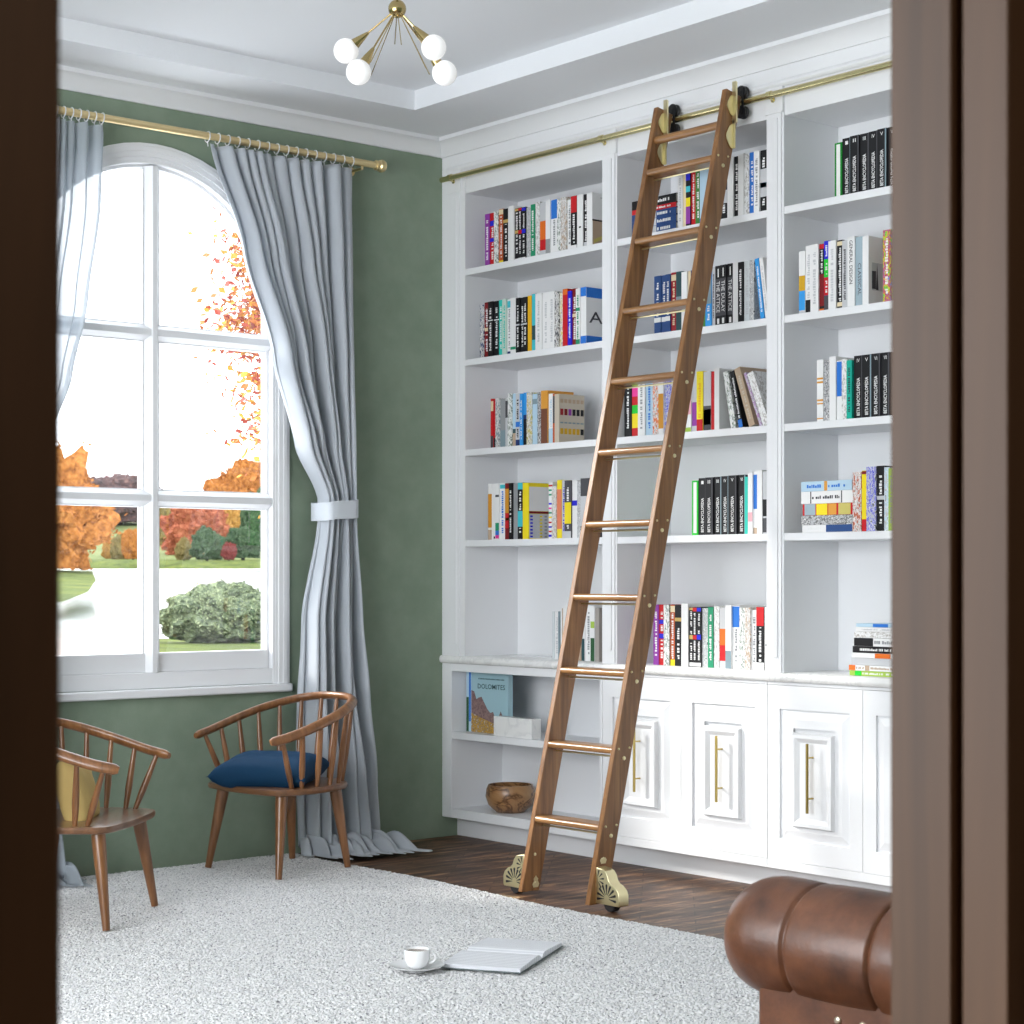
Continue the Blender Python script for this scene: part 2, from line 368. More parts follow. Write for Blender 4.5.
ct = MB(); pr_ = [(.338, .867), (-.006, .867), (-.015, .874), (-.018, .886), (-.015, .898), (-.008, .905), (.338, .905)]
ct.prism(pr_, 'y', -.001, BE)
tag(obj('countertop', ct, marble, smooth=50), 'long white marble ledge running across the bookcase above the cabinets', 'countertop')
oc = thing('open_cabinet', 'white open cabinet with one shelf beside the green wall, below the ledge', 'cabinet', (.17, -.6, .102))
obj('side_panel', MB().box(0, .338, -.001, -.075, .102, .866), paint, oc, bevel=.0015)
obj('side_panel', MB().box(0, .338, -1.150, -1.168, .102, .866), paint, oc, bevel=.0015)
obj('top_rail', MB().box(0, .338, -.075, -1.150, .828, .866), paint, oc, bevel=.0015)
obj('shelf', MB().box(.004, .33, -.075, -1.150, .493, .527), paint, oc, bevel=.0015)
obj('bottom_panel', MB().box(0, .338, -.075, -1.150, .102, .148), paint, oc, bevel=.0015)
obj('back_panel', MB().box(.33, .338, -.075, -1.150, .148, .828), paint, oc, smooth=0)
def raised_frame(mb, y0, y1, z0, z1, w, x0, x1):
    # mitred bevelled moulding ring between the outline and an inner outline inset by w; x0 outer depth, x1 inner depth
    o_ = [(x0, y0, z0), (x0, y1, z0), (x0, y1, z1), (x0, y0, z1)]
    sy = 1 if y1 > y0 else -1
    i_ = [(x1, y0 + sy * w, z0 + w), (x1, y1 - sy * w, z0 + w), (x1, y1 - sy * w, z1 - w), (x1, y0 + sy * w, z1 - w)]
    return mb.add(o_ + i_, [(k, (k + 1) % 4, 4 + (k + 1) % 4, 4 + k) for k in range(4)])
def cabinet(y0, y1, label, names):
    t = thing('cabinet', label, 'cabinet', (.17, (y0 + y1) / 2, .102), group='white panelled cabinets under the ledge')
    b = MB().box(.022, .338, y0, y1, .102, .866).box(0, .022, y0, y1, .8545, .866).box(0, .022, y0, y1, .102, .138)
    obj('body', b, paint, t, bevel=.0015)
    n = 2; wd = (y1 - y0) / n
    for k in range(n):
        a, c = y0 + k * wd - .0012, y0 + (k + 1) * wd + .0012
        d = MB().box(.002, .022, a, c, .141, .803)
        oa, ob = a - .064, c + .064
        raised_frame(d, oa, ob, .227, .757, .030, .002, .012); d2 = MB()
        # sunk outer field then a raised bevelled centre block
        fx = [(.002, 0), (.0105, .006), (.0085, .030)]
        raised_frame(d2, oa, ob, .227, .757, .003, .0122, .0122)
        raised_frame(d2, oa - .003, ob + .003, .230, .754, .036, .0120, .0015)
        raised_frame(d2, oa - .039, ob + .039, .266, .718, .036, .0015, .0015)
        raised_frame(d2, oa - .075, ob + .075, .283, .665, .006, .0015, -.016)
        raised_frame(d2, oa - .081, ob + .081, .289, .659, .014, -.016, -.016)
        raised_frame(d2, oa - .095, ob + .095, .303, .645, .018, -.016, -.004)
        y_a, y_b = oa - .113, ob + .113
        d2.add([(-.004, y_a, .321), (-.004, y_b, .321), (-.004, y_b, .627), (-.004, y_a, .627)], [(0, 1, 2, 3)])
        dd = MB().box(.0125, .022, a, c, .1395, .853).box(.0015, .0125, a, oa, .1395, .853).box(.0015, .0125, ob, c, .1395, .853).box(.0015, .0125, oa, ob, .1395, .227).box(.0015, .0125, oa, ob, .757, .853); dd.add(d2.v, d2.f)
        dr_ = obj('door', dd, paint, t, smooth=0)
        m_ = (a + c) / 2
        h = MB().tube([(-.040, m_, .350), (-.040, m_, .628)], .0062, 12)
        for z in (.407, .571): h.tube([(-.040, m_, z), (-.003, m_, z)], .0038, 8)
        hh = obj('handle', h, handle_brass, dr_); hh['label'] = 'slim brass bar handle'
cabinet(-1.169, -2.159, 'white panelled cabinet partly behind the ladder, left of the two with brass handles', None)
cabinet(-2.161, -3.155, 'white panelled cabinet beside the leather sofa, cut off by the door frame', None)
cabinet(-3.161, BE, 'white panelled cabinet hidden behind the door frame on the right', None)
struct('baseboard_right', MB().box(.096, .338, 0, BE, 0, .1015), paint, bevel=.002)

# library rail
rl = thing('library_rail', 'long thin brass rail along the top of the bookcase carrying the ladder', 'rail', (-.035, -2.1, 3.26))
obj('rail_tube', MB().tube([(-.035, -.040, 3.26), (-.035, BE, 3.26)], .0135, 16), rail_brass, rl)
for y in (-.11, -1.20, -2.205, -3.25):
    obj('rail_bracket', MB().tube([(-.035, y, 3.250), (-.012, y, 3.244)], .005, 10).lathe([(.010, 0), (.010, -.004)], (-.0126, y, 3.244), 16, 'x').tube([(-.035, y - .012, 3.262), (-.035, y + .012, 3.262)], .0155, 16), rail_brass, rl)

# ------------------------------------------------------------------ rolling library ladder
def lx(z): return -.866 + .2195 * z               # front edge of the uprights
def ly(z): return -.0149 * z                      # the ladder leans a hair to the right
ld = thing('library_ladder', 'tall brown walnut rolling ladder leaning on the bookcase with brass fittings', 'ladder', (-.80, -1.8, 0))
DP = .092
def stile(yl):
    z0, z1 = .022, 3.300
    P = [(lx(z0), z0), (lx(z0) + DP, z0), (lx(z1) + DP, z1 - .02), (lx(z1) + .002, z1)]
    m = MB()
    m.v = [(x, yl + ly(z), z) for x, z in P] + [(x, yl - .026 + ly(z), z) for x, z in P]
    m.f = [(0, 1, 2, 3), (7, 6, 5, 4)] + [(i, (i + 1) % 4, 4 + (i + 1) % 4, 4 + i) for i in range(4)]
    return obj('upright', m, ladder_z, ld, bevel=.003)
YL, YR = -1.591, -1.990
for y in (YL, YR): stile(y)
for k in range(10):
    z = .326 + .2998 * k; x0 = lx(z); a, b = YL - .026 + ly(z), YR + ly(z)
    m = MB().box(x0 + .012, x0 + .086, a, b, z - .026, z)
    m.tube([(x0 + .012, a, z - .013), (x0 + .012, b, z - .013)], .014, 14)
    obj('rung', m, ladder_y, ld)
    obj('brass_rod', MB().tube([(x0 + .045, a + .001, z - .040), (x0 + .045, b - .001, z - .040)], .0042, 8), brass, ld)
    ys = YR - .026 + ly(z)
    for dx, dz, r_ in ((.045, -.043, .0085), (.016, -.005, .005), (.074, -.003, .005)):
        obj('screw_cap', MB().lathe([(r_, .001), (r_ * .9, -.003), (r_ * .4, -.0045)], (x0 + dx, ys, z + dz), 12, 'y'), brass, ld)
z = 3.155; a, b = YL - .026 + ly(z), YR + ly(z)
obj('rung', MB().tube([(lx(z) + .03, a, z), (lx(z) + .03, b, z)], .017, 16), ladder_y, ld)
obj('screw_cap', MB().lathe([(.008, .001), (.007, -.003), (.003, -.0045)], (lx(.17) + .035, YL - .026, .17), 12, 'y'), brass, ld)
def scallop(mb, x, y, z, h, w):                   # half-round toothed brass cheek plate, flat on the upright
    pts = [(x, z - h / 2), (x, z + h / 2)] + [(x - w * math.sin(t) * (1 + .10 * math.cos(4 * t)), z + h / 2 * math.cos(t)) for t in [math.pi * i / 14 for i in range(1, 14)]]
    return mb.prism(pts, 'y', y, y - .003)
for yl, side in ((YL, -1), (YR, -1)):
    zt = 3.26; y1 = yl - .026 + ly(zt)
    m = MB(); xe = lx(zt) + DP - .040; zd = -.028
    scallop(m, xe - .006, y1, 3.262 + zd, .085, .030); scallop(m, xe - .006, y1, 3.135 + zd, .100, .036)
    m.prism([(xe - .008, 3.085 + zd), (xe - .003, 3.085 + zd), (xe - .003, 3.20 + zd), (xe - .008, 3.20 + zd)], 'y', y1, y1 - .014)
    m.prism([(xe - .008, 3.19 + zd), (xe + .0, 3.19 + zd), (xe + .0, 3.355 + zd), (xe - .008, 3.36 + zd)], 'y', y1, y1 - .022)
    obj('roller_bracket', m, brass, ld)
    yc = y1 + .010
    for zc in (3.26 + .041, 3.26 - .041):
        obj('roller', MB().lathe([(.027, .012), (.027, .006), (.020, .0), (.027, -.006), (.027, -.012)], (-.035, yc - .002, zc), 20, 'x'), rubber, ld)
    obj('axle', MB().tube([(-.050, yc, 3.303), (-.044, yc, 3.303)], .007, 8).tube([(-.050, yc, 3.217), (-.044, yc, 3.217)], .007, 8).box(-.0505, -.0475, y1 - .01, yc - .01, 3.205, 3.315), rubber, ld)
def foot(yl, sg):
    ye = (yl if sg > 0 else yl - .026); x0, x1 = lx(.1) + .017, lx(.1) + .068
    prof = [(0, .028), (.128, .028), (.132, .034), (.132, .070), (.124, .088), (.104, .104), (.086, .110), (.074, .122), (.066, .142), (.052, .158), (.034, .164), (0, .168)]
    P = [(ye + sg * (u + .0005), z) for u, z in prof]
    h = obj('wheel_housing', MB().prism(P, 'x', x0, x1), brass, ld, bevel=.002)
    fn_ = MB()
    def fan(cy, cz, r0, r1, n, a0, a1):
        for i in range(n):
            a = a0 + (a1 - a0) * i / (n - 1); d = .10
            q = [(r0, a - d * .5), (r1, a - d), (r1 + .003, a), (r1, a + d), (r0, a + d * .5)]
            fn_.prism([(cy + sg * r_ * math.cos(t), cz + r_ * math.sin(t)) for r_, t in q], 'x', x0 - .0006, x0 + .002)
    fan(ye + sg * .062, .054, .014, .052, 9, R(-8), R(188)); fan(ye + sg * .010, .122, .012, .036, 5, R(-55), R(75))
    sl = obj('fan_slot_shade', fn_, rubber, h); sl['label'] = 'dark fan shapes painted for the shade in openings'  # black plates on the brass face stand in for shaded openings
    obj('wheel', MB().lathe([(.030, x0 + .008), (.033, x0 + .012), (.033, x1 - .012), (.030, x1 - .008)], (0, ye + sg * .068, .0335), 24, 'x'), rubber, ld)
    dm = MB(); s2 = yl - .026
    c_ = [(-.018, 0), (-.010, .012), (-.012, .020), (0, .034), (.012, .020), (.010, .012), (.018, 0), (.012, -.014), (-.012, -.014)]
    cx_, cz_ = (lx(.20) + .034, .192) if sg < 0 else (lx(.05) + .066, .050)
    dm.prism([(cx_ + u, cz_ + v) for u, v in c_], 'y', s2, s2 - .003).lathe([(.006, s2 - .003), (.004, s2 - .006)], (cx_, 0, cz_ + .006), 10, 'y')
    obj('foot_plate', dm, brass, ld)
foot(YL, 1); foot(YR, -1)

# ------------------------------------------------------------------ chairs
def spline(pts, n):
    out = []; P = [Vector(p) for p in pts]; P = [P[0] * 2 - P[1]] + P + [P[-1] * 2 - P[-2]]
    for i in range(1, len(P) - 2):
        for k in range(n):
            t = k / n; a, b, c, d = P[i - 1:i + 3]
            out.append(.5 * ((2 * b) + (c - a) * t + (2 * a - 5 * b + 4 * c - d) * t * t + (3 * b - a - 3 * c + d) * t ** 3))
    out.append(P[-2]); return out
def chair(label, loc, front):
    t = thing('spindle_armchair', label, 'chair', loc, math.atan2(front[1], front[0]) - math.pi / 2, 'wooden spindle armchairs under the window')
    # local: +y is the front
    half = [(0, -.255), (.13, -.235), (.235, -.15), (.282, -.01), (.285, .10), (.262, .185), (.20, .212), (.10, .222), (0, .225)]
    right = spline([(x, y, 0) for x, y in half], 5); poly = [(p.x, p.y) for p in right] + [(-p.x, p.y) for p in reversed(right[1:-1])]
    n = len(poly); m = MB()
    rings = [(.98, .346), (1.035, .350), (1.05, .358), (1.05, .366), (1.035, .373), (1, .375)]
    m.v = [(x * s, y * s, z) for s, z in rings for x, y in poly]
    m.f = [(i * n + k, i * n + (k + 1) % n, (i + 1) * n + (k + 1) % n, (i + 1) * n + k) for i in range(5) for k in range(n)] + [tuple(range(n))[::-1], tuple(range(5 * n, 6 * n))]
    obj('seat', m, seat_w, t, local=True)
    hr = [(.280, .258, .580), (.300, .16, .602), (.308, .03, .642), (.282, -.115, .688), (.195, -.240, .724), (.08, -.298, .738)]
    rp = spline([(-x, y, z) for x, y, z in hr] + [(x, y, z) for x, y, z in reversed(hr)], 6)
    rr = [.0225] * len(rp); rr[0] = rr[-1] = .014; rr[1] = rr[-2] = .022
    obj('arm_rail', MB().tube(rp, rr, 14, sx=.72), chair_w, t, local=True, smooth=60)
    N = 15
    L = [0]
    for i in range(1, len(rp)): L.append(L[-1] + (rp[i] - rp[i - 1]).length)
    def at(s_):
        s_ *= L[-1]
        for i in range(1, len(rp)):
            if L[i] >= s_: f = (s_ - L[i - 1]) / (L[i] - L[i - 1]); return rp[i - 1].lerp(rp[i], f)
        return rp[-1]
    for i in range(N):
        p = at(.035 + .93 * i / (N - 1)); q = Vector((p.x * .86, p.y * .82 - .004, .37))
        if abs(p.y) > .2 and p.y > 0: q.y = p.y * .62
        obj('spindle', MB().tube([q, q.lerp(p, .35), q.lerp(p, .6), p], [.009, .0135, .012, .0085], 10), chair_w, t, local=True, smooth=60)
    for (tx, ty, fx_, fy_) in ((.215, .155, .262, .205), (-.215, .155, -.262, .205), (.165, -.165, .205, -.205), (-.165, -.165, -.205, -.205)):
        obj('leg', MB().tube([(tx, ty, .356), (tx + (fx_ - tx) * .15, ty + (fy_ - ty) * .15, .30), (fx_, fy_, 0)], [.027, .026, .014], 14), chair_w, t, local=True, smooth=60)
    return t
ch2 = chair('walnut spindle armchair with a blue velvet cushion, in front of the grey curtain', (-1.243, -.447, .022), (-1, -.10)); ch2.scale = (.93, 1.05, 1)
chair('walnut spindle armchair with a yellow cushion, cut off by the left door frame', (-2.476, -.946, .022), (.66, -.75))
def cushion(name, m, half, thick, label, cat):
    mb = MB(); N = 22; rows = {1: [], -1: []}
    for s in (1, -1):
        for i in range(N + 1):
            row = []
            for k in range(N + 1):
                u, v = -1 + 2 * i / N, -1 + 2 * k / N
                pin = 1 - .09 * (1 - abs(u) ** 2) * abs(v) ** 3 - .09 * (1 - abs(v) ** 2) * abs(u) ** 3
                e = max(0, (1 - u ** 4) * (1 - v ** 4)) ** .5
                h = thick * e * (1 + .10 * noise.noise(Vector((u * 1.7, v * 1.7, s * 3))))
                x = u * half * (1 - .09 * (1 - v * v) * abs(u)); y = v * half * (1 - .09 * (1 - u * u) * abs(v))
                row.append((x, y, s * h + .004 * noise.noise(Vector((u * 5, v * 5, 1 + s))) * e))
            rows[s].append(row)
        mb.grid(rows[s])
    o = obj(name, mb, m, local=True, smooth=180)
    bm = bmesh.new(); bm.from_mesh(o.data); bmesh.ops.remove_doubles(bm, verts=bm.verts, dist=.0008); bmesh.ops.recalc_face_normals(bm, faces=bm.faces); bm.to_mesh(o.data); bm.free()
    return tag(o, label, cat)
cu = cushion('cushion', velvet, .222, .070, 'dark blue velvet cushion lying on the seat of the right armchair', 'cushion')
cu.location = (-1.285, -.42, .450); cu.rotation_euler = (R(1), R(-4), R(40))
c2 = cushion('cushion', linen_y, .135, .060, 'straw yellow cushion leaning on the spindles of the left armchair', 'cushion')
c2.location = (-2.49, -.955, .492); c2.rotation_euler = (R(76), R(0), R(50))

# ------------------------------------------------------------------ curtain rod and curtains
cr = thing('curtain_rod', 'long satin gold curtain rod fixed above the arched window', 'curtain rod', (-1.62, -.10, 3.262))
obj('pole', MB().tube([(-2.80, -.10, 3.262), (-.485, -.10, 3.262)], .0165, 18), rod_m, cr)
for x, s in ((-.485, 1), (-2.80, -1)):
    obj('finial', MB().lathe([(.0165, 0), (.024, s * .004), (.024, s * .012), (.018, s * .018), (.028, s * .026), (.031, s * .040), (.026, s * .052), (.012, s * .058)], (x, -.10, 3.262), 22, 'x'), rod_m, cr)
for x in (-.56, -2.70):
    obj('wall_bracket', MB().tube([(x, -.001, 3.235), (x, -.10, 3.235), (x, -.10, 3.246)], .007, 10).lathe([(.022, -.001), (.022, -.008)], (x, 0, 3.235), 18, 'y'), rod_m, cr)
def lerp_rows(keys, z):
    for a, b in zip(keys, keys[1:]):
        if a[0] >= z >= b[0]:
            t = (a[0] - z) / (a[0] - b[0]) if a[0] != b[0] else 0; t = t * t * (3 - 2 * t) * .5 + t * .5
            return [p + (q - p) * t for p, q in zip(a[1:], b[1:])]
    return list(keys[-1][1:])
def curtain(keys, n, flip, seed, m, label, tie, nm='curtain'):
    # keys: z, inner x, outer x, depth offset y, pleat amplitude
    t = thing(nm, label, 'curtain', ((keys[0][1] + keys[0][2]) / 2, -.10, 0), group='grey curtains beside the arched window')
    rng = random.Random(seed); cols = n * 14; ph = [rng.uniform(-.5, .5) for _ in range(n + 2)]; am = [rng.uniform(.45, 1.45) for _ in range(n + 2)]
    zs = [keys[0][0] + (keys[-1][0] - keys[0][0]) * i / 110 for i in range(111)]
    rows = []
    for z in zs:
        xi, xo, y0, a = lerp_rows(keys, z); row = []
        for k in range(cols + 1):
            u = k / cols; j = (u + .028 * math.sin(u * 7 + seed) + .016 * math.sin(u * 17 + z * .5)) * n; j = min(max(j, 0), n); i = int(min(j, n - 1)); f = j - i
            # pleats: rounded ridges, some merging further down
            drift = .35 * math.sin(z * 1.7 + u * 5 + seed) * min(1, (keys[0][0] - z) * .7)
            w_ = math.cos(2 * math.pi * (j + drift * .8))
            w2 = math.cos(math.pi * j * .62 + 2.1 + z * .9) * min(1, (keys[0][0] - z) * .8)
            amp = a * (am[i] * (1 - f) + am[i + 1] * f)
            x = xi + (xo - xi) * u + (xo - xi) / n * .22 * math.sin(2 * math.pi * (j + drift)) * (1 if z < keys[0][0] - .02 else .5)
            y = y0 - amp * w_ - a * 1.1 * w2 + .006 * noise.noise(Vector((x * 9, z * 3, seed)))
            row.append((x, y, z))
        rows.append(row)
    return t, rows, cols
KR = [(3.222, -1.412, -.618, -.105, .036), (2.77, -1.245, -.630, -.112, .040), (2.31, -1.075, -.645, -.122, .040), (1.90, -.938, -.650, -.130, .034), (1.66, -.820, -.645, -.135, .026), (1.55, -.822, -.645, -.135, .026),
      (1.10, -.905, -.622, -.135, .036), (.72, -.930, -.590, -.145, .042), (.35, -.945, -.548, -.165, .046), (.05, -.955, -.518, -.185, .044)]
def puddle(rows, cols, spread):
    last = rows[-1]; out = []
    for s in range(1, 15):
        t = s / 14; row = []
        for k, (x, y, z) in enumerate(last):
            u = k / cols; d, e = spread(u)
            hump = .045 * math.sin(math.pi * min(1, t * 1.4)) * (1 - t) + .050 * abs(math.sin(u * 13 + t * 2.2)) * math.sin(math.pi * min(1, t + .15)) + .004
            row.append((x + e * t, y * 1 - d * t, max(.027, .05 * (1 - t) ** 2 + hump) if True else z))
        out.append(row)
    return rows + out
t1, rows, cols = curtain(KR, 12, 0, 4, drape, 'grey full length curtain tied back right of the window, pooling on the floor', None)
rows = puddle(rows, cols, lambda u: (.07 + .17 * u + .10 * abs(math.sin(u * 9)), .155 * max(0, u - .45) - .03 * (1 - u)))
cl = obj('drape', MB().grid(rows), drape, t1, smooth=180, fix=False)
so = cl.modifiers.new('thickness', 'SOLIDIFY'); so.thickness = .002
def tieback(t, xi, xo, z, y0):
    m = MB(); n = 40; xc, hw = (xi + xo) / 2, abs(xo - xi) / 2 - .012
    rr = []
    for (dz, off) in ((-.042, 0), (-.042, .005), (.042, .005), (.042, 0)):
        rr.append([(xc + (hw + off) * math.copysign(abs(math.cos(a)) ** .4, math.cos(a)), y0 + (.090 + off) * math.copysign(abs(math.sin(a)) ** .45, math.sin(a)), z + dz + .010 * (math.cos(a))) for a in [2 * math.pi * i / n for i in range(n)]])
    rr.append(rr[0]); m.grid(rr, closed=True)
    tb = obj('tieback', m, mat('drape_band', (.60, .64, .69), .6), t, smooth=40)
tieback(t1, -.834, -.640, 1.607, -.125)
def rings(t, xs):
    for x in xs:
        a = [2 * math.pi * i / 20 for i in range(21)]
        obj('curtain_ring', MB().tube([(x + .002 * math.sin(q), -.10 + .0225 * math.cos(q), 3.258 + .0235 * math.sin(q)) for q in a], .0026, 6, cap=False).tube([(x, -.10, 3.235), (x, -.104, 3.215)], .0022, 6), rod_w, t)
rod_w = mat('white_plastic_ring', (.75, .76, .78), .35)
rings(t1, [-1.408 + .0523 * i for i in range(16)])
KL = [(3.222, -1.925, -2.70, -.105, .030), (2.90, -1.945, -2.69, -.110, .034), (2.47, -2.02, -2.68, -.120, .034), (2.13, -2.10, -2.67, -.125, .034), (1.87, -2.20, -2.665, -.13, .030), (1.66, -2.40, -2.665, -.135, .026), (1.55, -2.40, -2.665, -.135, .026),
      (1.10, -2.28, -2.68, -.135, .036), (.72, -2.20, -2.70, -.145, .040), (.35, -2.15, -2.72, -.155, .044), (.05, -2.12, -2.74, -.17, .042)]
t2, rows, cols = curtain(KL, 19, 1, 9, sheer, 'sheer grey curtain left of the window, mostly hidden by the door frame', None)
rows = puddle(rows, cols, lambda u: (.05 + .12 * abs(math.sin(u * 8)), .06 * (1 - u)))
cl2 = obj('drape', MB().grid(rows), sheer, t2, smooth=180, fix=False)
tieback(t2, -2.665, -2.40, 1.607, -.125)
rings(t2, [-1.930 - .036 * i for i in range(22)])

# ------------------------------------------------------------------ chandelier
hx, hy, hz = -1.95, -2.232, 3.236
chd = thing('chandelier', 'brass sputnik chandelier with white globe bulbs hanging from the ceiling', 'chandelier', (hx, hy, hz))
obj('hub', MB().ball((hx, hy, hz), .031, 24), gold, chd, smooth=180)
obj('stem', MB().tube([(hx, hy, hz + .028), (hx, hy, CZ + .07)], .006, 12), gold, chd)
obj('canopy', MB().lathe([(.006, CZ + .06), (.05, CZ + .068), (.06, CZ + .089)], (hx, hy, 0), 28), gold, chd)
rgt = Vector((.7626, -.6469, 0)); fwd = Vector((.6469, .7626, 0)); H0 = Vector((hx, hy, hz))
bulb_m = mat('opal_glass', (.92, .92, .93), .12)
bulb_m.node_tree.nodes['Principled BSDF'].inputs['Emission Color'].default_value = (1, .98, .95, 1); bulb_m.node_tree.nodes['Principled BSDF'].inputs['Emission Strength'].default_value = .25
for rx_, zz, ff in ((-.178, -.133, .04), (-.130, -.222, -.02), (.125, -.132, .0), (.160, -.206, .05)):
    c = H0 + rgt * rx_ + fwd * ff + Vector((0, 0, zz)); d = (c - H0).normalized(); e = c - d * .040
    arm = obj('arm', MB().tube([H0 + d * .025, e - d * .055], .0032, 8), gold, chd)
    obj('socket', MB().tube([e - d * .060, e - d * .055, e], [.004, .006, .0185], 20), gold, arm)
    obj('bulb', MB().ball(c, .0435, 24), bulb_m, arm, smooth=180)
for rx_, zz, ff in ((-.018, -.075, .16), (.020, -.150, -.10), (.100, -.215, -.05), (-.082, -.215, -.12), (-.10, -.20, .12), (.105, -.19, .13)):
    c = H0 + rgt * rx_ + fwd * ff + Vector((0, 0, zz)); d = (c - H0).normalized()
    obj('rod', MB().tube([H0 + d * .025, c], .0018, 6), gold, chd)

# ------------------------------------------------------------------ sofa
XA, YE, ZA, RA = -2.850, -4.690, .550, .125
sf = thing('leather_sofa', 'brown leather rolled-arm sofa at lower right, partly behind the door frame', 'sofa', (-2.2, -5.3, 0))
def roll(mb, axis, c0, c1, fixed, zc, r, cap0=True, cap1=False, creases=()):
    rows = []; N = 220; n = 44; Lr = abs(c1 - c0); s = 1 if c1 > c0 else -1
    for i in range(N + 1):
        d = Lr * i / N; rr = r
        if cap0 and d < .09: rr = r * (.66 + .34 * math.sqrt(max(0, 1 - (1 - d / .09) ** 2)))
        for cpos in creases: rr -= .007 * math.exp(-((d - cpos) / .0045) ** 2) - .0
        if creases:
            ed = [0] + list(creases) + [Lr]
            for a, b in zip(ed, ed[1:]):
                if a <= d <= b: rr += .0035 * math.sin(math.pi * (d - a) / (b - a)) ** .6 if b > a else 0
        row = []
        for k in range(n):
            t = 2 * math.pi * k / n; u, v = rr * math.cos(t), rr * .97 * math.sin(t)
            row.append((fixed + u, c0 + s * d, zc + v) if axis == 'y' else (c0 + s * d, fixed + u, zc + v))
        rows.append(row)
    b = len(mb.v); mb.grid(rows, closed=True)
    mb.f.append(tuple(b + k for k in range(n))); e = b + N * n; mb.f.append(tuple(e + k for k in range(n)))
    return mb
def arm(xa, s):
    m = roll(MB(), 'y', YE, YE - .82, xa, ZA, RA, creases=(.185, .400, .615))
    a = obj('arm_roll', m, leather, sf, smooth=60)
    x_out = xa + s * .085; p = MB().box(x_out, xa - s * .055, YE - .082, YE - .85, .09, ZA - .06)
    pn = obj('arm_panel', p, leather, sf, bevel=.018, seg=4)
    for i in range(9):
        obj('stud', MB().lathe([(.0085, 0), (.0075, -s * -.004), (.004, s * .006)], (x_out + s * .0, YE - .30 - .062 * i, ZA - .124), 10, 'x'), mat('pewter_stud', (.62, .56, .45), .3, 1), pn)
arm(XA, -1); arm(XA + 1.55, 1)
obj('back_roll', roll(MB(), 'x', XA - .10, XA + 1.65, YE - .86, ZA, RA, creases=(.25, .5, .75, 1.0, 1.25, 1.5)), leather, sf, smooth=60)
obj('back_panel', MB().box(XA - .05, XA + 1.60, YE - .80, YE - .93, .09, ZA - .05), leather, sf, bevel=.02, seg=3)
obj('seat_base', MB().box(XA + .05, XA + 1.50, YE - .05, YE - .80, .09, .27), leather, sf, bevel=.02, seg=3)
for i in range(2):
    obj('seat_cushion', MB().box(XA + .075 + i * .70, XA + .770 + i * .70, YE - .04, YE - .76, .272, .40), leather, sf, bevel=.04, seg=4)
for x in (XA - .02, XA + 1.57):
    for y in (YE - .12, YE - .86): obj('foot', MB().lathe([(.020, 0), (.032, .03), (.036, .06), (.026, .092)], (x, y, 0), 18), door_w, sf)

# ------------------------------------------------------------------ small things
sx_, sy_ = -2.105, -2.545
sc = tag(obj('saucer', MB().lathe([(.034, 0), (.036, .004), (.060, .010), (.088, .018), (.090, .021), (.060, .0145), (.036, .009), (.001, .009)], (sx_, sy_, .022), 44), porcelain, smooth=60), 'small white saucer on the rug under the coffee cup', 'saucer')
cp = thing('coffee_cup', 'white cup of coffee standing on its saucer on the rug', 'cup', (sx_, sy_, .032))
prof = [(.020, 0), (.024, .002), (.034, .010), (.041, .028), (.043, .058), (.0425, .061), (.0405, .059), (.038, .028), (.030, .014), (.001, .010)]
obj('body', MB().lathe(prof, (sx_, sy_, .032), 40), porcelain, cp, smooth=60)
obj('coffee', MB().lathe([(.001, 0), (.0405, 0), (.0405, .001), (.001, .001)], (sx_, sy_, .032 + .052), 36), coffee, cp)
hd = Vector((.78, -.62, 0)); hc = Vector((sx_, sy_, .066)) + hd * .040
obj('handle', MB().tube([hc + hd * (.020 * math.sin(t)) + Vector((0, 0, .018 * math.cos(t))) for t in [math.pi * i / 12 for i in range(13)]], .0040, 10), porcelain, cp, smooth=60)
# open book on the rug
ob = thing('open_book', 'open white book lying flat on the rug beside the coffee cup', 'book', (-1.755, -2.565, .024), R(31.4))
def page_block(s):
    # local x across the spread, y along the spine
    m = MB(); rows = []
    for i in range(15):
        u = i / 14; h = .004 + .022 * (math.sin(math.pi * min(1, u * 1.15 + .10)) ** .55 if u < .75 else (1 - u) * 1.6 + .42 * .0 + .28) * .9
        h = .004 + .020 * (1 - (1 - min(1, u * 5)) ** 2) * (1 - .45 * u)
        rows.append([(s * u * .232, y, h) for y in (-.134, .134)])
    base = [[(s * (i / 14) * .232, y, .003) for y in (-.134, .134)] for i in range(15)]
    m.grid(rows).grid(base)
    n = 15
    for e in (0, 1):
        for i in range(14): a = i * 2 + e; b_ = 30 + i * 2 + e; m.f.append((a, a + 2, b_ + 2, b_))
    m.f.append((28, 29, 59, 58)); return m
lines = mat('printed_page', (.80, .81, .84), .7)
lt = nd(lines, 'ShaderNodeTexWave', wave_type='BANDS', bands_direction='X'); lt.inputs['Scale'].default_value = 16; lt.inputs['Distortion'].default_value = 0
ln(lines, coords(lines), lt.inputs['Vector']); basecol(lines, ramp(lines, lt.outputs['Fac'], [(.35, (.66, .67, .71)), (.6, (.82, .83, .86))]))
for s in (-1, 1): obj('pages', page_block(s), lines, ob, local=True, smooth=40)
obj('cover', MB().box(-.238, .238, -.138, .138, 0, .0028), mat('slate_board', (.10, .13, .13), .5), ob, local=True, bevel=.0008)
# wooden bowl
tag(obj('wooden_bowl', MB().lathe([(.055, .148), (.070, .150), (.108, .185), (.122, .225), (.118, .262), (.108, .283), (.102, .283), (.110, .260), (.114, .225), (.100, .190), (.062, .158), (.001, .156)], (.132, -.372, 0), 48), bowl_w, smooth=60), 'round olive wood bowl on the bottom shelf of the open cabinet', 'bowl')
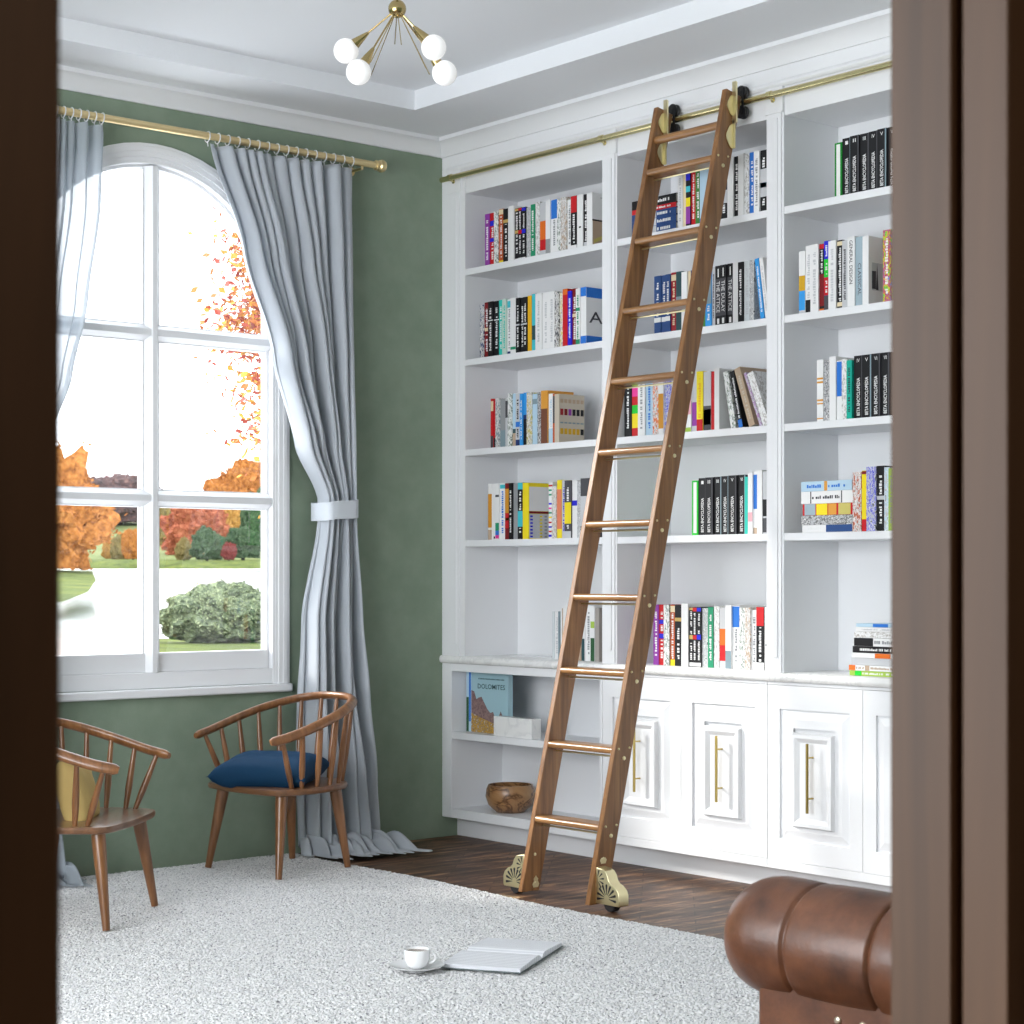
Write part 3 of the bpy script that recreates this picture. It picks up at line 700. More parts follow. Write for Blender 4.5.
# marble block leaning before the mountain book
tag(obj('marble_box', MB().box(.014, .074, -.385, -.665, .5275, .622), marble, bevel=.002), 'small pale marble box on the shelf in front of the mountain book', 'box')

# ------------------------------------------------------------------ books
COL = dict(white=(.80, .80, .80), lgrey=(.55, .56, .58), pgrey=(.62, .66, .68), grey=(.30, .31, .32), dgrey=(.07, .07, .08), black=(.012, .012, .014), red=(.55, .015, .02), dred=(.20, .012, .015), dred2=(.33, .02, .03),
    rust=(.50, .10, .03), orange=(.75, .16, .02), orange2=(.70, .32, .05), coral=(.72, .22, .12), brown=(.18, .07, .04), tan=(.48, .36, .26), taupe=(.36, .33, .30), beige=(.55, .49, .40), cream=(.78, .66, .44), gold=(.55, .38, .12),
    amber=(.62, .28, .03), ochre=(.62, .36, .02), mustard=(.80, .44, .02), yellow=(.85, .68, .02), yellow2=(.72, .66, .22), yellow3=(.55, .48, .14), lime=(.35, .52, .08), green=(.02, .28, .14), green2=(.06, .22, .05), green3=(.02, .55, .04), green4=(.01, .25, .03),
    pgreen=(.55, .68, .60), dgreen=(.03, .10, .04), teal=(.03, .55, .45), teal2=(.01, .40, .30), dteal=(.03, .08, .09), aqua=(.06, .50, .58), blue=(.02, .02, .60), blue2=(.03, .18, .62), blue3=(.04, .32, .75), blue4=(.025, .07, .22), navy=(.02, .04, .15),
    pblue=(.45, .62, .75), slate=(.22, .30, .34), slate2=(.34, .44, .50), purple=(.28, .05, .35), pink=(.75, .05, .30), pink2=(.80, .40, .45))
def bmat(c): return mat('print_' + c, COL[c], .5, spec=.25)
def mottle(kind, base):
    c = COL[base]; k = tuple(x * .25 for x in c)
    pal = {'m0': [COL['black'], COL['lgrey'], c, COL['white'], COL['dgrey']], 'm1': [COL['lime'], COL['white'], COL['white'], COL['dgreen'], COL['white']], 'm2': [COL['dgrey'], c, COL['white'], COL['taupe'], c]}[kind]
    return speckle('jacket_%s_%s' % (kind, base), pal, (75, 75, 40), rough=.5)
rainbow = speckle('jacket_rainbow', [COL[x] for x in ('blue2', 'green3', 'yellow', 'red', 'purple', 'orange', 'blue3')], (90, 90, 45), rough=.4)
brng = random.Random(11)
def glyphs(mb, x, yc, z0, z1, cap, word=None):
    # tiny unreadable spine lettering: strokes of varied width running up the spine, with word gaps
    z = z0
    while z < z1 - .002:
        lw_ = brng.uniform(.35, .8) * cap
        if brng.random() < .16: z += cap * .6; continue
        mb.box(x - .0007, x, yc - cap / 2, yc + cap / 2 * brng.choice((1, 1, .4)), z, min(z1, z + lw_)); z += lw_ + cap * .22
    return mb
def book(t, h, dp, base, style, extra, desc, opt, label, group, loc, rot=0):
    cm = rainbow if base == 'rainbow' else mottle(style, base) if style in ('m0', 'm1', 'm2') else bmat(base)
    b = .0022; c = MB()
    c.box(0, b, 0, -t, 0, h).box(b, dp, 0, -b, 0, h).box(b, dp, -t + b, -t, 0, h)
    o = obj('book', c, cm, local=True, smooth=0); o.location = loc; o.rotation_euler = (rot, 0, 0)
    tag(o, label, 'book', group)
    if t > .007: obj('pages', MB().box(b, dp - .004, -b, -t + b, .003, h - .003), paper, o, local=True, smooth=0)
    bands = opt if isinstance(opt, list) else []
    for (p, q, cc) in bands:
        ins = t * .24 if (style == 'b' and extra == 'green') else t * .33 if (desc == 'white' and cc == 'black' and q - p < .05) else .0004
        bd = obj('spine_band', MB().box(-.0004, .002, -ins, -t + ins, max(.0003, p * h), min(h - .0003, q * h)), bmat(cc), o, local=True, smooth=0); bd['label'] = 'coloured band on the spine'
    tm = MB(); yc = -t / 2; cap = min(.013, t * .38); tc = extra if extra in COL else 'white'
    if style in ('t', 'bt') and t > .012:
        z0, z1 = .10 * h, .88 * h
        sp = sorted((p * h, q * h) for p, q, _ in bands); z = z0; segs = []
        for p, q in sp:
            if p - z > .03: segs.append((z + .004, p - .006))
            z = max(z, q)
        if z1 - z > .03: segs.append((z + .006, z1))
        for p, q in segs: obj('spine_title', glyphs(MB(), -.0002, yc, p, q, cap), bmat(tc), o, local=True, smooth=0)
    if style == 'EN':
        tc = 'white'; put_text(tm, 'BETA ENCYCLOPEDIA', (-.0006, yc - .008, .012), (0, 0, 1), (0, 1, 0), h * .60, .016)
        obj('volume_number', put_text(MB(), extra, (-.0006, yc + .007, h - .026), (0, -1, 0), (0, 0, 1), .014, .014), bmat('white'), o, local=True, smooth=0, fix=False)
        sb = obj('spine_band', MB().box(-.0003, .001, -t + .0004, -t + .007, .001, h - .001), bmat('dgrey' if brng.random() < .5 else 'slate'), o, local=True, smooth=0); sb['label'] = 'grey edge stripe'
    if style == 'TZ':
        put_text(tm, opt, (-.0007, yc + .010, h * .74), (0, 0, -1), (0, -1, 0), h * .52, .019); tm2 = tm
        tm.v = [(x, y + .0, z) for x, y, z in tm.v]
        gb = obj('spine_band', MB().box(-.0003, .002, -.0004, -t + .0004, h * .16, h * .78), bmat('dgrey'), o, local=True, smooth=0); gb['label'] = 'grey picture band'
        obj('spine_mark', MB().box(-.0007, -.0002, yc - .003, yc + .003, h * .81, h * .95), bmat('white'), o, local=True, smooth=0); obj('spine_mark', MB().box(-.0007, -.0002, yc - .006, yc + .006, h * .03, h * .12), bmat('white'), o, local=True, smooth=0)
    if style == 'TD':
        put_text(tm, opt, (-.0006, yc + .008, h * (.95 if 'GEN' in opt else .62)), (0, 0, -1), (0, -1, 0), h * (.62 if 'GEN' in opt else .46), .016); tc = extra
    if style == 'COL':
        for p, q, cc in ((.74, 1, 'blue'), (.48, .74, 'green3'), (.22, .48, 'red'), (0, .22, 'dgrey')):
            obj('spine_band', MB().box(-.0004, .002, -.0004, -t + .0004, p * h + .0003, q * h - .0003), bmat(cc), o, local=True, smooth=0)
        for p in (.26, .52, .78): obj('spine_title', glyphs(MB(), -.0004, yc, p * h, (p + .17) * h, cap), bmat('white'), o, local=True, smooth=0)
    if tm.v:
        obj('spine_title', tm, bmat(tc), o, local=True, smooth=0, fix=False)
    Y = -t - .0003
    def plate(x0, x1, z0, z1, cc, k=0): 
        a = obj('cover_print', MB().box(x0, x1, Y + .0006, Y - .0002 * (k + 1), z0, z1), bmat(cc), o, local=True, smooth=0); a['label'] = 'printed cover artwork'
    if style == 'cover1':
        plate(.003, dp - .002, .004, h * .47, 'tan'); plate(.001, dp - .002, h * .47, h * .50, 'black'); o2 = MB().prism([(.01, h * .05), (dp - .01, h * .30), (dp - .01, h * .36), (.01, h * .12)], 'y', Y, Y - .0009)
        a = obj('cover_print', o2, bmat('yellow3'), o, local=True, smooth=0)
        a = obj('cover_title', put_text(MB(), 'TL', (.05, Y - .0006, h * .84), (1, 0, 0), (0, 0, 1), .05, .02), bmat('grey'), o, local=True, smooth=0, fix=False)
    if style == 'cover2':
        plate(.001, dp - .001, .001, h * .15, 'blue2'); plate(.001, dp - .001, h * .82, h - .001, 'blue2')
        for p, q in ((0, .15), (.84, 1)): obj('spine_band', MB().box(-.0004, .002, -.0004, -t + .0004, p * h + .0003, q * h - .0003), bmat('blue2'), o, local=True, smooth=0)
        obj('cover_title', put_text(MB(), 'AI', (.018, Y - .0006, h * .38), (1, 0, 0), (0, 0, 1), .105, .052), bmat('dgrey'), o, local=True, smooth=0, fix=False)
    if style == 'cover3':
        cols_ = ['dred2', 'dred', 'purple', 'black', 'black', 'black']
        gm = {}
        for i in range(6):
            for r_, (za, zb, cc) in enumerate(((.57, .70, cols_[i]), (.18, .30, 'ochre' if i < 5 else 'black'), (.82, .90, 'tan'), (.40, .43, 'slate'))):
                gm.setdefault(cc, MB()).box(.008 + i * .0255, .027 + i * .0255, Y + .0006, Y - .0003, za * h, zb * h)
        for cc, g_ in gm.items(): obj('cover_print', g_, bmat(cc), o, local=True, smooth=0)
    if style == 'cover4':
        plate(.004, dp - .002, h * .50, h * .93, 'white'); plate(.004, dp - .002, h * .455, h * .495, 'dred'); plate(.004, dp - .002, .004, h * .45, 'lgrey')
        gm = {}
        for i in range(5):
            for j in range(7):
                cc = ('blue', 'lgrey', 'yellow', 'grey', 'navy')[i]; gm.setdefault(cc, MB()).box(.010 + i * .03, .026 + i * .03, Y + .0006, Y - .0006, h * (.03 + .06 * j), h * (.06 + .06 * j))
        for cc, g_ in gm.items():
            if cc != 'lgrey': obj('cover_print', g_, bmat(cc), o, local=True, smooth=0)
    if style == 'cover5':
        plate(.02, .125, h * .22, h * .62, 'lgrey'); obj('cover_print', MB().prism([(.045, h * .23), (.052, h * .60), (.060, h * .23)], 'y', Y, Y - .0009).box(.02, .044, Y, Y - .0008, h * .24, h * .50), bmat('dgrey'), o, local=True, smooth=0)
    return o
ORD = 'first second third fourth fifth sixth seventh eighth ninth tenth eleventh twelfth thirteenth fourteenth fifteenth sixteenth seventeenth eighteenth nineteenth twentieth twenty-first twenty-second twenty-third'.split()
BOOKS = [
 ('1A', 'on top shelf of left bay', 2.805, 0.03, [
  (-0.3010, 0.0344, 0.2548, 'purple', 't', 'white', 'purple and white', None),
  (-0.3360, 0.0364, 0.2556, 'red', 'bt', 'white', 'red', [(0.45, 0.52, 'blue'), (0.75, 0.85, 'blue')]),
  (-0.3730, 0.0304, 0.2574, 'white', 'm1', None, 'green-flecked white', None),
  (-0.4040, 0.0324, 0.2643, 'rust', 'bt', 'white', 'rust orange', [(0, 0.06, 'yellow'), (0.9, 0.99, 'cream')]),
  (-0.4370, 0.0414, 0.2599, 'black', 'bt', 'white', 'black', [(0.74, 0.8, 'gold')]),
  (-0.4790, 0.0414, 0.2656, 'white', 'p', None, 'plain white', None),
  (-0.5210, 0.0294, 0.2501, 'black', 'bt', 'white', 'black', [(0.52, 0.58, 'gold'), (0.95, 0.99, 'gold'), (0, 0.04, 'white')]),
  (-0.5510, 0.0264, 0.2488, 'black', 'bt', 'white', 'black', [(0.5, 0.57, 'red'), (0.95, 0.99, 'red'), (0, 0.04, 'white')]),
  (-0.5780, 0.0274, 0.2475, 'black', 'bt', 'white', 'black', [(0.5, 0.58, 'blue'), (0.93, 0.99, 'blue'), (0, 0.04, 'white')]),
  (-0.6060, 0.0384, 0.2432, 'grey', 'm0', None, 'mottled grey', None),
  (-0.6450, 0.0284, 0.2499, 'green', 't', 'white', 'green', None),
  (-0.6740, 0.0304, 0.2574, 'white', 'm2', None, 'white photo-spined', None),
  (-0.7050, 0.0464, 0.2501, 'lgrey', 'b', None, 'pale grey', [(0.3, 0.65, 'orange'), (0.1, 0.3, 'red')]),
  (-0.7520, 0.0314, 0.2546, 'white', 'b', 'white', 'white', [(0, 0.28, 'grey')]),
  (-0.7840, 0.0434, 0.2533, 'white', 'bt', 'grey', 'blue-topped white', [(0.64, 0.99, 'blue2')]),
  (-0.8280, 0.0284, 0.2452, 'white', 'm1', None, 'leafy white', None),
  (-0.8570, 0.0394, 0.2505, 'tan', 'm2', None, 'marbled brown', None),
  (-0.8970, 0.0284, 0.2349, 'white', 't', 'grey', 'white', None),
  (-0.9260, 0.0414, 0.2459, 'black', 'bt', 'white', 'black', [(0.69, 1, 'red'), (0, 0.08, 'white')]),
  (-0.9680, 0.0394, 0.2445, 'white', 'b', None, 'white', [(0.38, 0.41, 'black')]),
  (-1.0080, 0.0284, 0.2432, 'black', 'bt', 'white', 'black', [(0, 0.1, 'lgrey')]),
  (-1.0370, 0.0364, 0.2437, 'white', 'cover1', 'grey', 'broad white', None),
 ]),
 ('1B', 'on second shelf of left bay', 2.361, 0.03, [
  (-0.2600, 0.0334, 0.2604, 'navy', 'm2', None, 'dark blue and white', None),
  (-0.2940, 0.0334, 0.2701, 'dred', 'bt', 'white', 'dark red', [(0.48, 0.54, 'cream')]),
  (-0.3280, 0.0374, 0.2693, 'black', 'bt', 'white', 'black', [(0.65, 0.67, 'white')]),
  (-0.3660, 0.0394, 0.2684, 'black', 'bt', 'white', 'black', [(0.65, 0.67, 'white')]),
  (-0.4060, 0.0284, 0.2697, 'teal', 't', 'white', 'bright teal', None),
  (-0.4350, 0.0304, 0.2709, 'pgreen', 't', 'teal', 'pale green', None),
  (-0.4660, 0.0274, 0.266, 'white', 'bt', 'grey', 'white', [(0.85, 0.97, 'aqua'), (0, 0.06, 'navy')]),
  (-0.4940, 0.0394, 0.2693, 'white', 'b', None, 'white', [(0.08, 0.13, 'green')]),
  (-0.5340, 0.0284, 0.2643, 'black', 'bt', 'white', 'black', [(0.5, 0.53, 'lgrey')]),
  (-0.5630, 0.0264, 0.2635, 'black', 'bt', 'white', 'black', [(0.5, 0.53, 'lgrey')]),
  (-0.5900, 0.0284, 0.2627, 'black', 'bt', 'white', 'black', [(0.5, 0.53, 'lgrey')]),
  (-0.6190, 0.0274, 0.2659, 'mustard', 'p', None, 'mustard yellow', None),
  (-0.6470, 0.0314, 0.2712, 'aqua', 'b', None, 'turquoise', [(0.2, 0.45, 'dteal')]),
  (-0.6790, 0.0444, 0.2683, 'white', 't', 'lgrey', 'faint-lettered white', None),
  (-0.7240, 0.0424, 0.2675, 'white', 't', 'lgrey', 'faint-lettered white', None),
  (-0.7670, 0.0454, 0.2686, 'white', 't', 'lgrey', 'faint-lettered white', None),
  (-0.8130, 0.0304, 0.2618, 'dgrey', 'm2', None, 'dark patterned', None),
  (-0.8440, 0.0254, 0.255, 'yellow2', 'm2', None, 'pale yellow', None),
  (-0.8700, 0.0334, 0.268, 'red', 'b', None, 'red', [(0.9, 1, 'orange')]),
  (-0.9040, 0.0264, 0.2553, 'blue', 't', 'white', 'royal blue', None),
  (-0.9310, 0.0304, 0.2643, 'dred', 'bt', 'white', 'maroon', [(0.5, 0.56, 'cream')]),
  (-0.9620, 0.0274, 0.2605, 'white', 'bt', 'green', 'green and white', [(0.6, 0.66, 'green'), (0, 0.1, 'green')]),
  (-0.9900, 0.0374, 0.2626, 'white', 'cover2', 'grey', 'large blue and white', None),
 ]),
 ('1C', 'on third shelf of left bay', 1.919, 0.03, [
  (-0.3440, 0.0204, 0.2392, 'red', 'b', None, 'red', [(0.75, 0.95, 'cream'), (0, 0.25, 'dgrey')]),
  (-0.3650, 0.0184, 0.2383, 'red', 'b', None, 'red', [(0, 0.2, 'black')]),
  (-0.3840, 0.0294, 0.2375, 'slate', 'm2', None, 'slate blue', None),
  (-0.4140, 0.0394, 0.2346, 'grey', 'b', None, 'grey', [(0, 0.35, 'slate')]),
  (-0.4540, 0.0214, 0.2337, 'lgrey', 'b', None, 'light grey', [(0.6, 0.95, 'dgrey')]),
  (-0.4760, 0.0284, 0.2553, 'lime', 'm1', None, 'lime green', None),
  (-0.5050, 0.0274, 0.2523, 'pblue', 'b', None, 'pale blue', [(0, 0.25, 'tan'), (0.25, 0.33, 'dteal')]),
  (-0.5330, 0.0294, 0.2514, 'lgrey', 'bt', 'black', 'grey', [(0, 0.12, 'navy'), (0.36, 0.46, 'blue2')]),
  (-0.5630, 0.0204, 0.2475, 'blue3', 't', 'white', 'sky blue', None),
  (-0.5840, 0.0304, 0.2516, 'blue3', 'b', None, 'bright blue and black', [(0, 0.5, 'black'), (0.5, 0.58, 'navy')]),
  (-0.6150, 0.0374, 0.2486, 'yellow3', 'm2', None, 'yellow and grey', None),
  (-0.6530, 0.0334, 0.2397, 'pblue', 'b', None, 'pale grey blue', [(0.8, 0.9, 'slate')]),
  (-0.6870, 0.0314, 0.2468, 'black', 'm0', None, 'black and white', None),
  (-0.7190, 0.0464, 0.2498, 'orange2', 'b', None, 'amber-topped brown', [(0, 0.66, 'brown')]),
  (-0.7660, 0.0314, 0.2331, 'white', 'bt', 'pblue', 'white', [(0, 0.3, 'pblue')]),
  (-0.7980, 0.0164, 0.2312, 'rust', 'b', None, 'rust brown', [(0.4, 0.95, 'dgrey')]),
  (-0.8150, 0.0304, 0.2274, 'beige', 'cover3', None, 'beige', None),
 ]),
 ('1D', 'on fourth shelf of left bay', 1.474, 0.03, [
  (-0.3240, 0.0284, 0.2717, 'white', 'b', None, 'white and amber', [(0.22, 0.82, 'amber'), (0, 0.18, 'tan')]),
  (-0.3530, 0.0304, 0.2714, 'white', 'b', None, 'white', [(0.02, 0.06, 'black')]),
  (-0.3840, 0.0274, 0.2711, 'white', 'b', None, 'white', [(0.02, 0.08, 'pink'), (0.08, 0.16, 'blue2'), (0.16, 0.3, 'green'), (0.76, 0.8, 'dgrey')]),
  (-0.4120, 0.0384, 0.273, 'white', 'bt', 'blue2', 'white', [(0.9, 0.97, 'aqua')]),
  (-0.4510, 0.0324, 0.2705, 'amber', 'b', None, 'amber and red', [(0.9, 1, 'dred'), (0.2, 0.47, 'red'), (0, 0.2, 'dred'), (0.34, 0.38, 'yellow')]),
  (-0.4840, 0.0264, 0.2702, 'black', 't', 'white', 'black', None),
  (-0.5110, 0.0364, 0.2688, 'grey', 'p', None, 'plain grey', None),
  (-0.5480, 0.0364, 0.2695, 'black', 'bt', 'white', 'black', [(0.22, 0.5, 'aqua'), (0.88, 1, 'aqua')]),
  (-0.5850, 0.0424, 0.2671, 'yellow', 'cover4', 'black', 'broad yellow', None),
  (-0.7650, 0.0284, 0.2646, 'white', 'b', None, 'white colour-striped', [(0.03, 0.07, 'blue'), (0.11, 0.14, 'red'), (0.19, 0.22, 'blue'), (0.27, 0.3, 'red'), (0.36, 0.39, 'yellow'), (0.44, 0.47, 'green'), (0.52, 0.55, 'pink'), (0.6, 0.63, 'blue'), (0.76, 0.79, 'green'), (0.84, 0.87, 'green'), (0.92, 0.95, 'red')]),
  (-0.7940, 0.0334, 0.2447, 'beige', 'm2', None, 'short beige', None),
  (-0.8280, 0.0324, 0.2716, 'yellow', 'b', None, 'yellow and coral', [(0.16, 0.84, 'coral')]),
  (-0.8610, 0.0234, 0.2691, 'lgrey', 't', 'blue', 'light grey', None),
  (-0.8850, 0.0454, 0.2666, 'dgrey', 'bt', 'white', 'charcoal', [(0.25, 0.62, 'yellow'), (0, 0.12, 'lgrey')]),
  (-0.9310, 0.0354, 0.2663, 'white', 'b', None, 'white', [(0.56, 0.65, 'blue')]),
  (-0.9670, 0.0264, 0.2595, 'grey', 'm0', None, 'grey', None),
  (-0.9940, 0.0624, 0.2722, 'dgrey', 'b', None, 'dark grey', [(0.2, 0.7, 'lgrey')]),
 ]),
 ('1E', 'on marble ledge in left bay', 0.905, 0.1, [
  (-0.7150, 0.0164, 0.2266, 'pgrey', 'p', None, 'pale grey', None),
  (-0.7320, 0.0294, 0.2266, 'white', 't', 'lgrey', 'white', None),
  (-0.7620, 0.0094, 0.2266, 'slate', 'p', None, 'thin slate blue', None),
  (-0.7720, 0.0114, 0.242, 'white', 'p', None, 'white', None),
  (-0.7840, 0.0114, 0.242, 'tan', 'p', None, 'thin tan', None),
  (-0.7960, 0.0334, 0.2524, 'white', 'p', None, 'broad white', None),
  (-0.8730, 0.0204, 0.2524, 'navy', 'p', None, 'navy', None),
  (-0.8940, 0.0274, 0.242, 'tan', 'p', None, 'tan', None),
  (-0.9220, 0.0214, 0.2451, 'white', 'b', None, 'white and slate', [(0, 0.42, 'dteal')]),
  (-0.9440, 0.0414, 0.2575, 'white', 't', 'grey', 'broad white', None),
  (-0.9860, 0.0264, 0.2554, 'white', 'b', None, 'white', [(0, 0.42, 'dgreen'), (0.6, 0.72, 'lime')]),
  (-1.0130, 0.0264, 0.2472, 'taupe', 'p', None, 'taupe', None),
 ]),
 ('2A', 'on top shelf of middle bay', 2.805, 0.03, [
  (-1.6160, 0.0294, 0.25, 'white', 't', 'lgrey', 'white', None),
  (-1.6460, 0.0224, 0.25, 'cream', 'p', None, 'cream', None),
  (-1.6690, 0.0264, 0.25, 'black', 'b', None, 'black with coloured patches', [(0.8, 0.98, 'blue'), (0.6, 0.7, 'aqua'), (0.35, 0.5, 'yellow'), (0.05, 0.35, 'purple')]),
  (-1.6960, 0.0254, 0.252, 'red', 't', 'white', 'red', None),
  (-1.7220, 0.0294, 0.252, 'green2', 't', 'white', 'green', None),
  (-1.7520, 0.0554, 0.25, 'pblue', 'b', None, 'pale sky blue', [(0, 0.1, 'blue2')]),
  (-1.8080, 0.0644, 0.26, 'white', 'p', None, 'white', None),
  (-1.8730, 0.0374, 0.25, 'black', 'bt', 'white', 'black', [(0.28, 0.5, 'lgrey')]),
  (-1.9110, 0.0344, 0.26, 'white', 'p', None, 'white', None),
  (-1.9460, 0.0274, 0.258, 'black', 't', 'white', 'black', None),
  (-1.9740, 0.0314, 0.262, 'white', 'p', None, 'white', None),
  (-2.0060, 0.0274, 0.258, 'white', 'm2', None, 'white and brown', None),
  (-2.0340, 0.0284, 0.26, 'blue2', 't', 'white', 'cobalt blue', None),
  (-2.0630, 0.0304, 0.258, 'white', 't', 'grey', 'white', None),
  (-2.0940, 0.0354, 0.258, 'black', 'bt', 'white', 'black-edged white', [(0.25, 0.7, 'lgrey'), (0.4, 0.48, 'aqua')]),
 ]),
 ('2B', 'on second shelf of middle bay', 2.361, 0.03, [
  (-1.4710, 0.0414, 0.255, 'blue4', 'bt', 'white', 'dark blue', [(0.2, 0.28, 'white')]),
  (-1.5130, 0.0324, 0.2547, 'blue4', 'bt', 'white', 'dark blue', [(0.2, 0.28, 'white')]),
  (-1.5460, 0.0274, 0.2544, 'blue4', 'bt', 'white', 'dark blue', [(0.2, 0.28, 'white')]),
  (-1.5740, 0.0304, 0.2591, 'dred2', 'bt', 'cream', 'crimson', [(0.86, 0.96, 'cream')]),
  (-1.6050, 0.0364, 0.2588, 'dteal', 'b', None, 'dark teal', [(0.4, 0.58, 'slate')]),
  (-1.6420, 0.0334, 0.2526, 'white', 'p', None, 'white', None),
  (-1.6760, 0.0194, 0.2543, 'cream', 'p', None, 'cream', None),
  (-1.6960, 0.0284, 0.254, 'navy', 'b', None, 'navy and yellow', [(0, 0.8, 'yellow')]),
  (-1.7250, 0.0384, 0.2379, 'white', 'p', None, 'white', None),
  (-1.7640, 0.0204, 0.2376, 'green2', 'p', None, 'green', None),
  (-1.7850, 0.0354, 0.2472, 'blue3', 'bt', 'white', 'blue and grey', [(0.4, 1, 'slate')]),
  (-1.8210, 0.0164, 0.2519, 'lgrey', 't', 'dgrey', 'grey', None),
  (-1.8380, 0.0334, 0.2546, 'black', 'TZ', 'white', 'black', 'THE ATTICE'),
  (-1.8720, 0.0344, 0.2543, 'black', 'TZ', 'white', 'black', 'THE DULAY'),
  (-1.9070, 0.0334, 0.256, 'black', 'TZ', 'white', 'black', 'THE ATTICE'),
  (-1.9410, 0.0314, 0.2557, 'white', 'p', None, 'white', None),
  (-1.9730, 0.0284, 0.2534, 'black', 't', 'white', 'black', None),
  (-2.0020, 0.0344, 0.2551, 'pgrey', 't', 'lgrey', 'pale grey', None),
  (-2.0370, 0.0254, 0.2499, 'grey', 'm0', None, 'mottled grey', None),
 ]),
 ('2C', 'on third shelf of middle bay', 1.919, 0.03, [
  (-1.2810, 0.0464, 0.255, 'black', 'bt', 'white', 'black', []),
  (-1.3280, 0.0434, 0.255, 'red', 'b', None, 'multicoloured', [(0.85, 1, 'lime'), (0.7, 0.85, 'pink'), (0.4, 0.55, 'green3'), (0.15, 0.4, 'yellow')]),
  (-1.3720, 0.0444, 0.2601, 'white', 't', 'grey', 'white', None),
  (-1.4170, 0.0424, 0.257, 'pblue', 't', 'blue2', 'pale blue', None),
  (-1.4600, 0.0404, 0.255, 'orange', 'm2', None, 'orange and white', None),
  (-1.5010, 0.0304, 0.255, 'white', 'b', None, 'white and amber', [(0.1, 0.7, 'amber')]),
  (-1.5320, 0.0494, 0.255, 'blue', 'm0', None, 'blue and white', None),
  (-1.5820, 0.0794, 0.2448, 'white', 'p', None, 'white', None),
  (-1.6620, 0.0364, 0.255, 'white', 'b', None, 'white', [(0.3, 0.6, 'pink2'), (0, 0.08, 'lime')]),
  (-1.6990, 0.0334, 0.255, 'lgrey', 'b', None, 'grey and purple', [(0.1, 0.5, 'purple')]),
  (-1.7330, 0.0364, 0.257, 'yellow', 'bt', 'mustard', 'yellow', [(0, 0.2, 'red')]),
  (-1.7700, 0.0434, 0.253, 'lgrey', 'b', None, 'grey', [(0, 0.42, 'dgrey'), (0.1, 0.36, 'lgrey')]),
  (-1.8140, 0.0234, 0.2509, 'red', 'p', None, 'red', None),
  (-1.8380, 0.0284, 0.2611, 'white', 'p', None, 'white', None),
 ]),
 ('2D', 'on fourth shelf of middle bay', 1.474, 0.03, [
  (-1.7020, 0.0364, 0.2348, 'green3', 'b', 'green', 'green-edged white', [(0.04, 0.97, 'white')]),
  (-1.7390, 0.0454, 0.2441, 'black', 'EN', 'I', 'black encyclopedia', None),
  (-1.7850, 0.0434, 0.2451, 'black', 'EN', 'II', 'black encyclopedia', None),
  (-1.8290, 0.0444, 0.2462, 'black', 'EN', 'III', 'black encyclopedia', None),
  (-1.8740, 0.0434, 0.2472, 'black', 'EN', 'IV', 'black encyclopedia', None),
  (-1.9180, 0.0464, 0.2482, 'black', 'EN', 'V', 'black encyclopedia', None),
  (-1.9650, 0.0444, 0.2493, 'black', 'EN', 'VI', 'black encyclopedia', None),
  (-2.0100, 0.0174, 0.239, 'teal', 'p', None, 'teal', None),
  (-2.0280, 0.0254, 0.2575, 'white', 'b', None, 'white and pink', [(0.2, 0.35, 'pink2')]),
  (-2.0540, 0.0264, 0.2596, 'white', 'b', None, 'white and blue', [(0.4, 0.95, 'blue2'), (0, 0.1, 'tan')]),
  (-2.0810, 0.0274, 0.2637, 'white', 'p', None, 'white', None),
  (-2.1090, 0.0224, 0.2575, 'lgrey', 'b', None, 'grey', [(0.02, 0.25, 'dgrey'), (0.28, 0.55, 'black')]),
 ]),
 ('2E', 'on marble ledge in middle bay', 0.905, 0.08, [
  (-1.4150, 0.0334, 0.2673, 'purple', 't', 'white', 'purple and white', None),
  (-1.4490, 0.0334, 0.2673, 'red', 'bt', 'white', 'red', [(0.44, 0.52, 'blue'), (0.68, 0.75, 'blue')]),
  (-1.4830, 0.0344, 0.2673, 'white', 'm1', None, 'green-flecked white', None),
  (-1.5180, 0.0294, 0.2673, 'rust', 'bt', 'white', 'rust orange', [(0, 0.1, 'yellow'), (0.88, 0.98, 'cream')]),
  (-1.5480, 0.0434, 0.2673, 'black', 'bt', 'white', 'black', [(0.73, 0.79, 'gold')]),
  (-1.5920, 0.0394, 0.2728, 'white', 'p', None, 'plain white', None),
  (-1.6320, 0.0264, 0.2585, 'black', 'bt', 'white', 'black', [(0.46, 0.53, 'gold'), (0.95, 0.99, 'gold'), (0.01, 0.07, 'white')]),
  (-1.6590, 0.0244, 0.2585, 'black', 'bt', 'white', 'black', [(0.46, 0.53, 'red'), (0.93, 0.99, 'red'), (0.01, 0.07, 'white')]),
  (-1.6840, 0.0254, 0.2585, 'black', 'bt', 'white', 'black', [(0.46, 0.54, 'blue'), (0.93, 0.99, 'blue'), (0.01, 0.07, 'white')]),
  (-1.7100, 0.0414, 0.2552, 'grey', 'm0', None, 'mottled grey', None),
  (-1.7520, 0.0304, 0.2596, 'green', 't', 'white', 'green', None),
  (-1.7830, 0.0314, 0.264, 'white', 'm2', None, 'white photo-spined', None),
  (-1.8150, 0.0394, 0.2585, 'lgrey', 'b', None, 'pale grey', [(0.38, 0.65, 'orange'), (0.12, 0.38, 'red')]),
  (-1.8550, 0.0334, 0.2695, 'white', 'b', 'white', 'white', [(0, 0.28, 'slate')]),
  (-1.8890, 0.0424, 0.2673, 'white', 'bt', 'grey', 'blue-topped white', [(0.66, 0.99, 'blue2')]),
  (-1.9320, 0.0334, 0.2596, 'white', 'm1', None, 'leafy white', None),
  (-1.9660, 0.0304, 0.2607, 'tan', 'm2', None, 'marbled brown', None),
  (-1.9970, 0.0324, 0.2508, 'white', 't', 'grey', 'white', None),
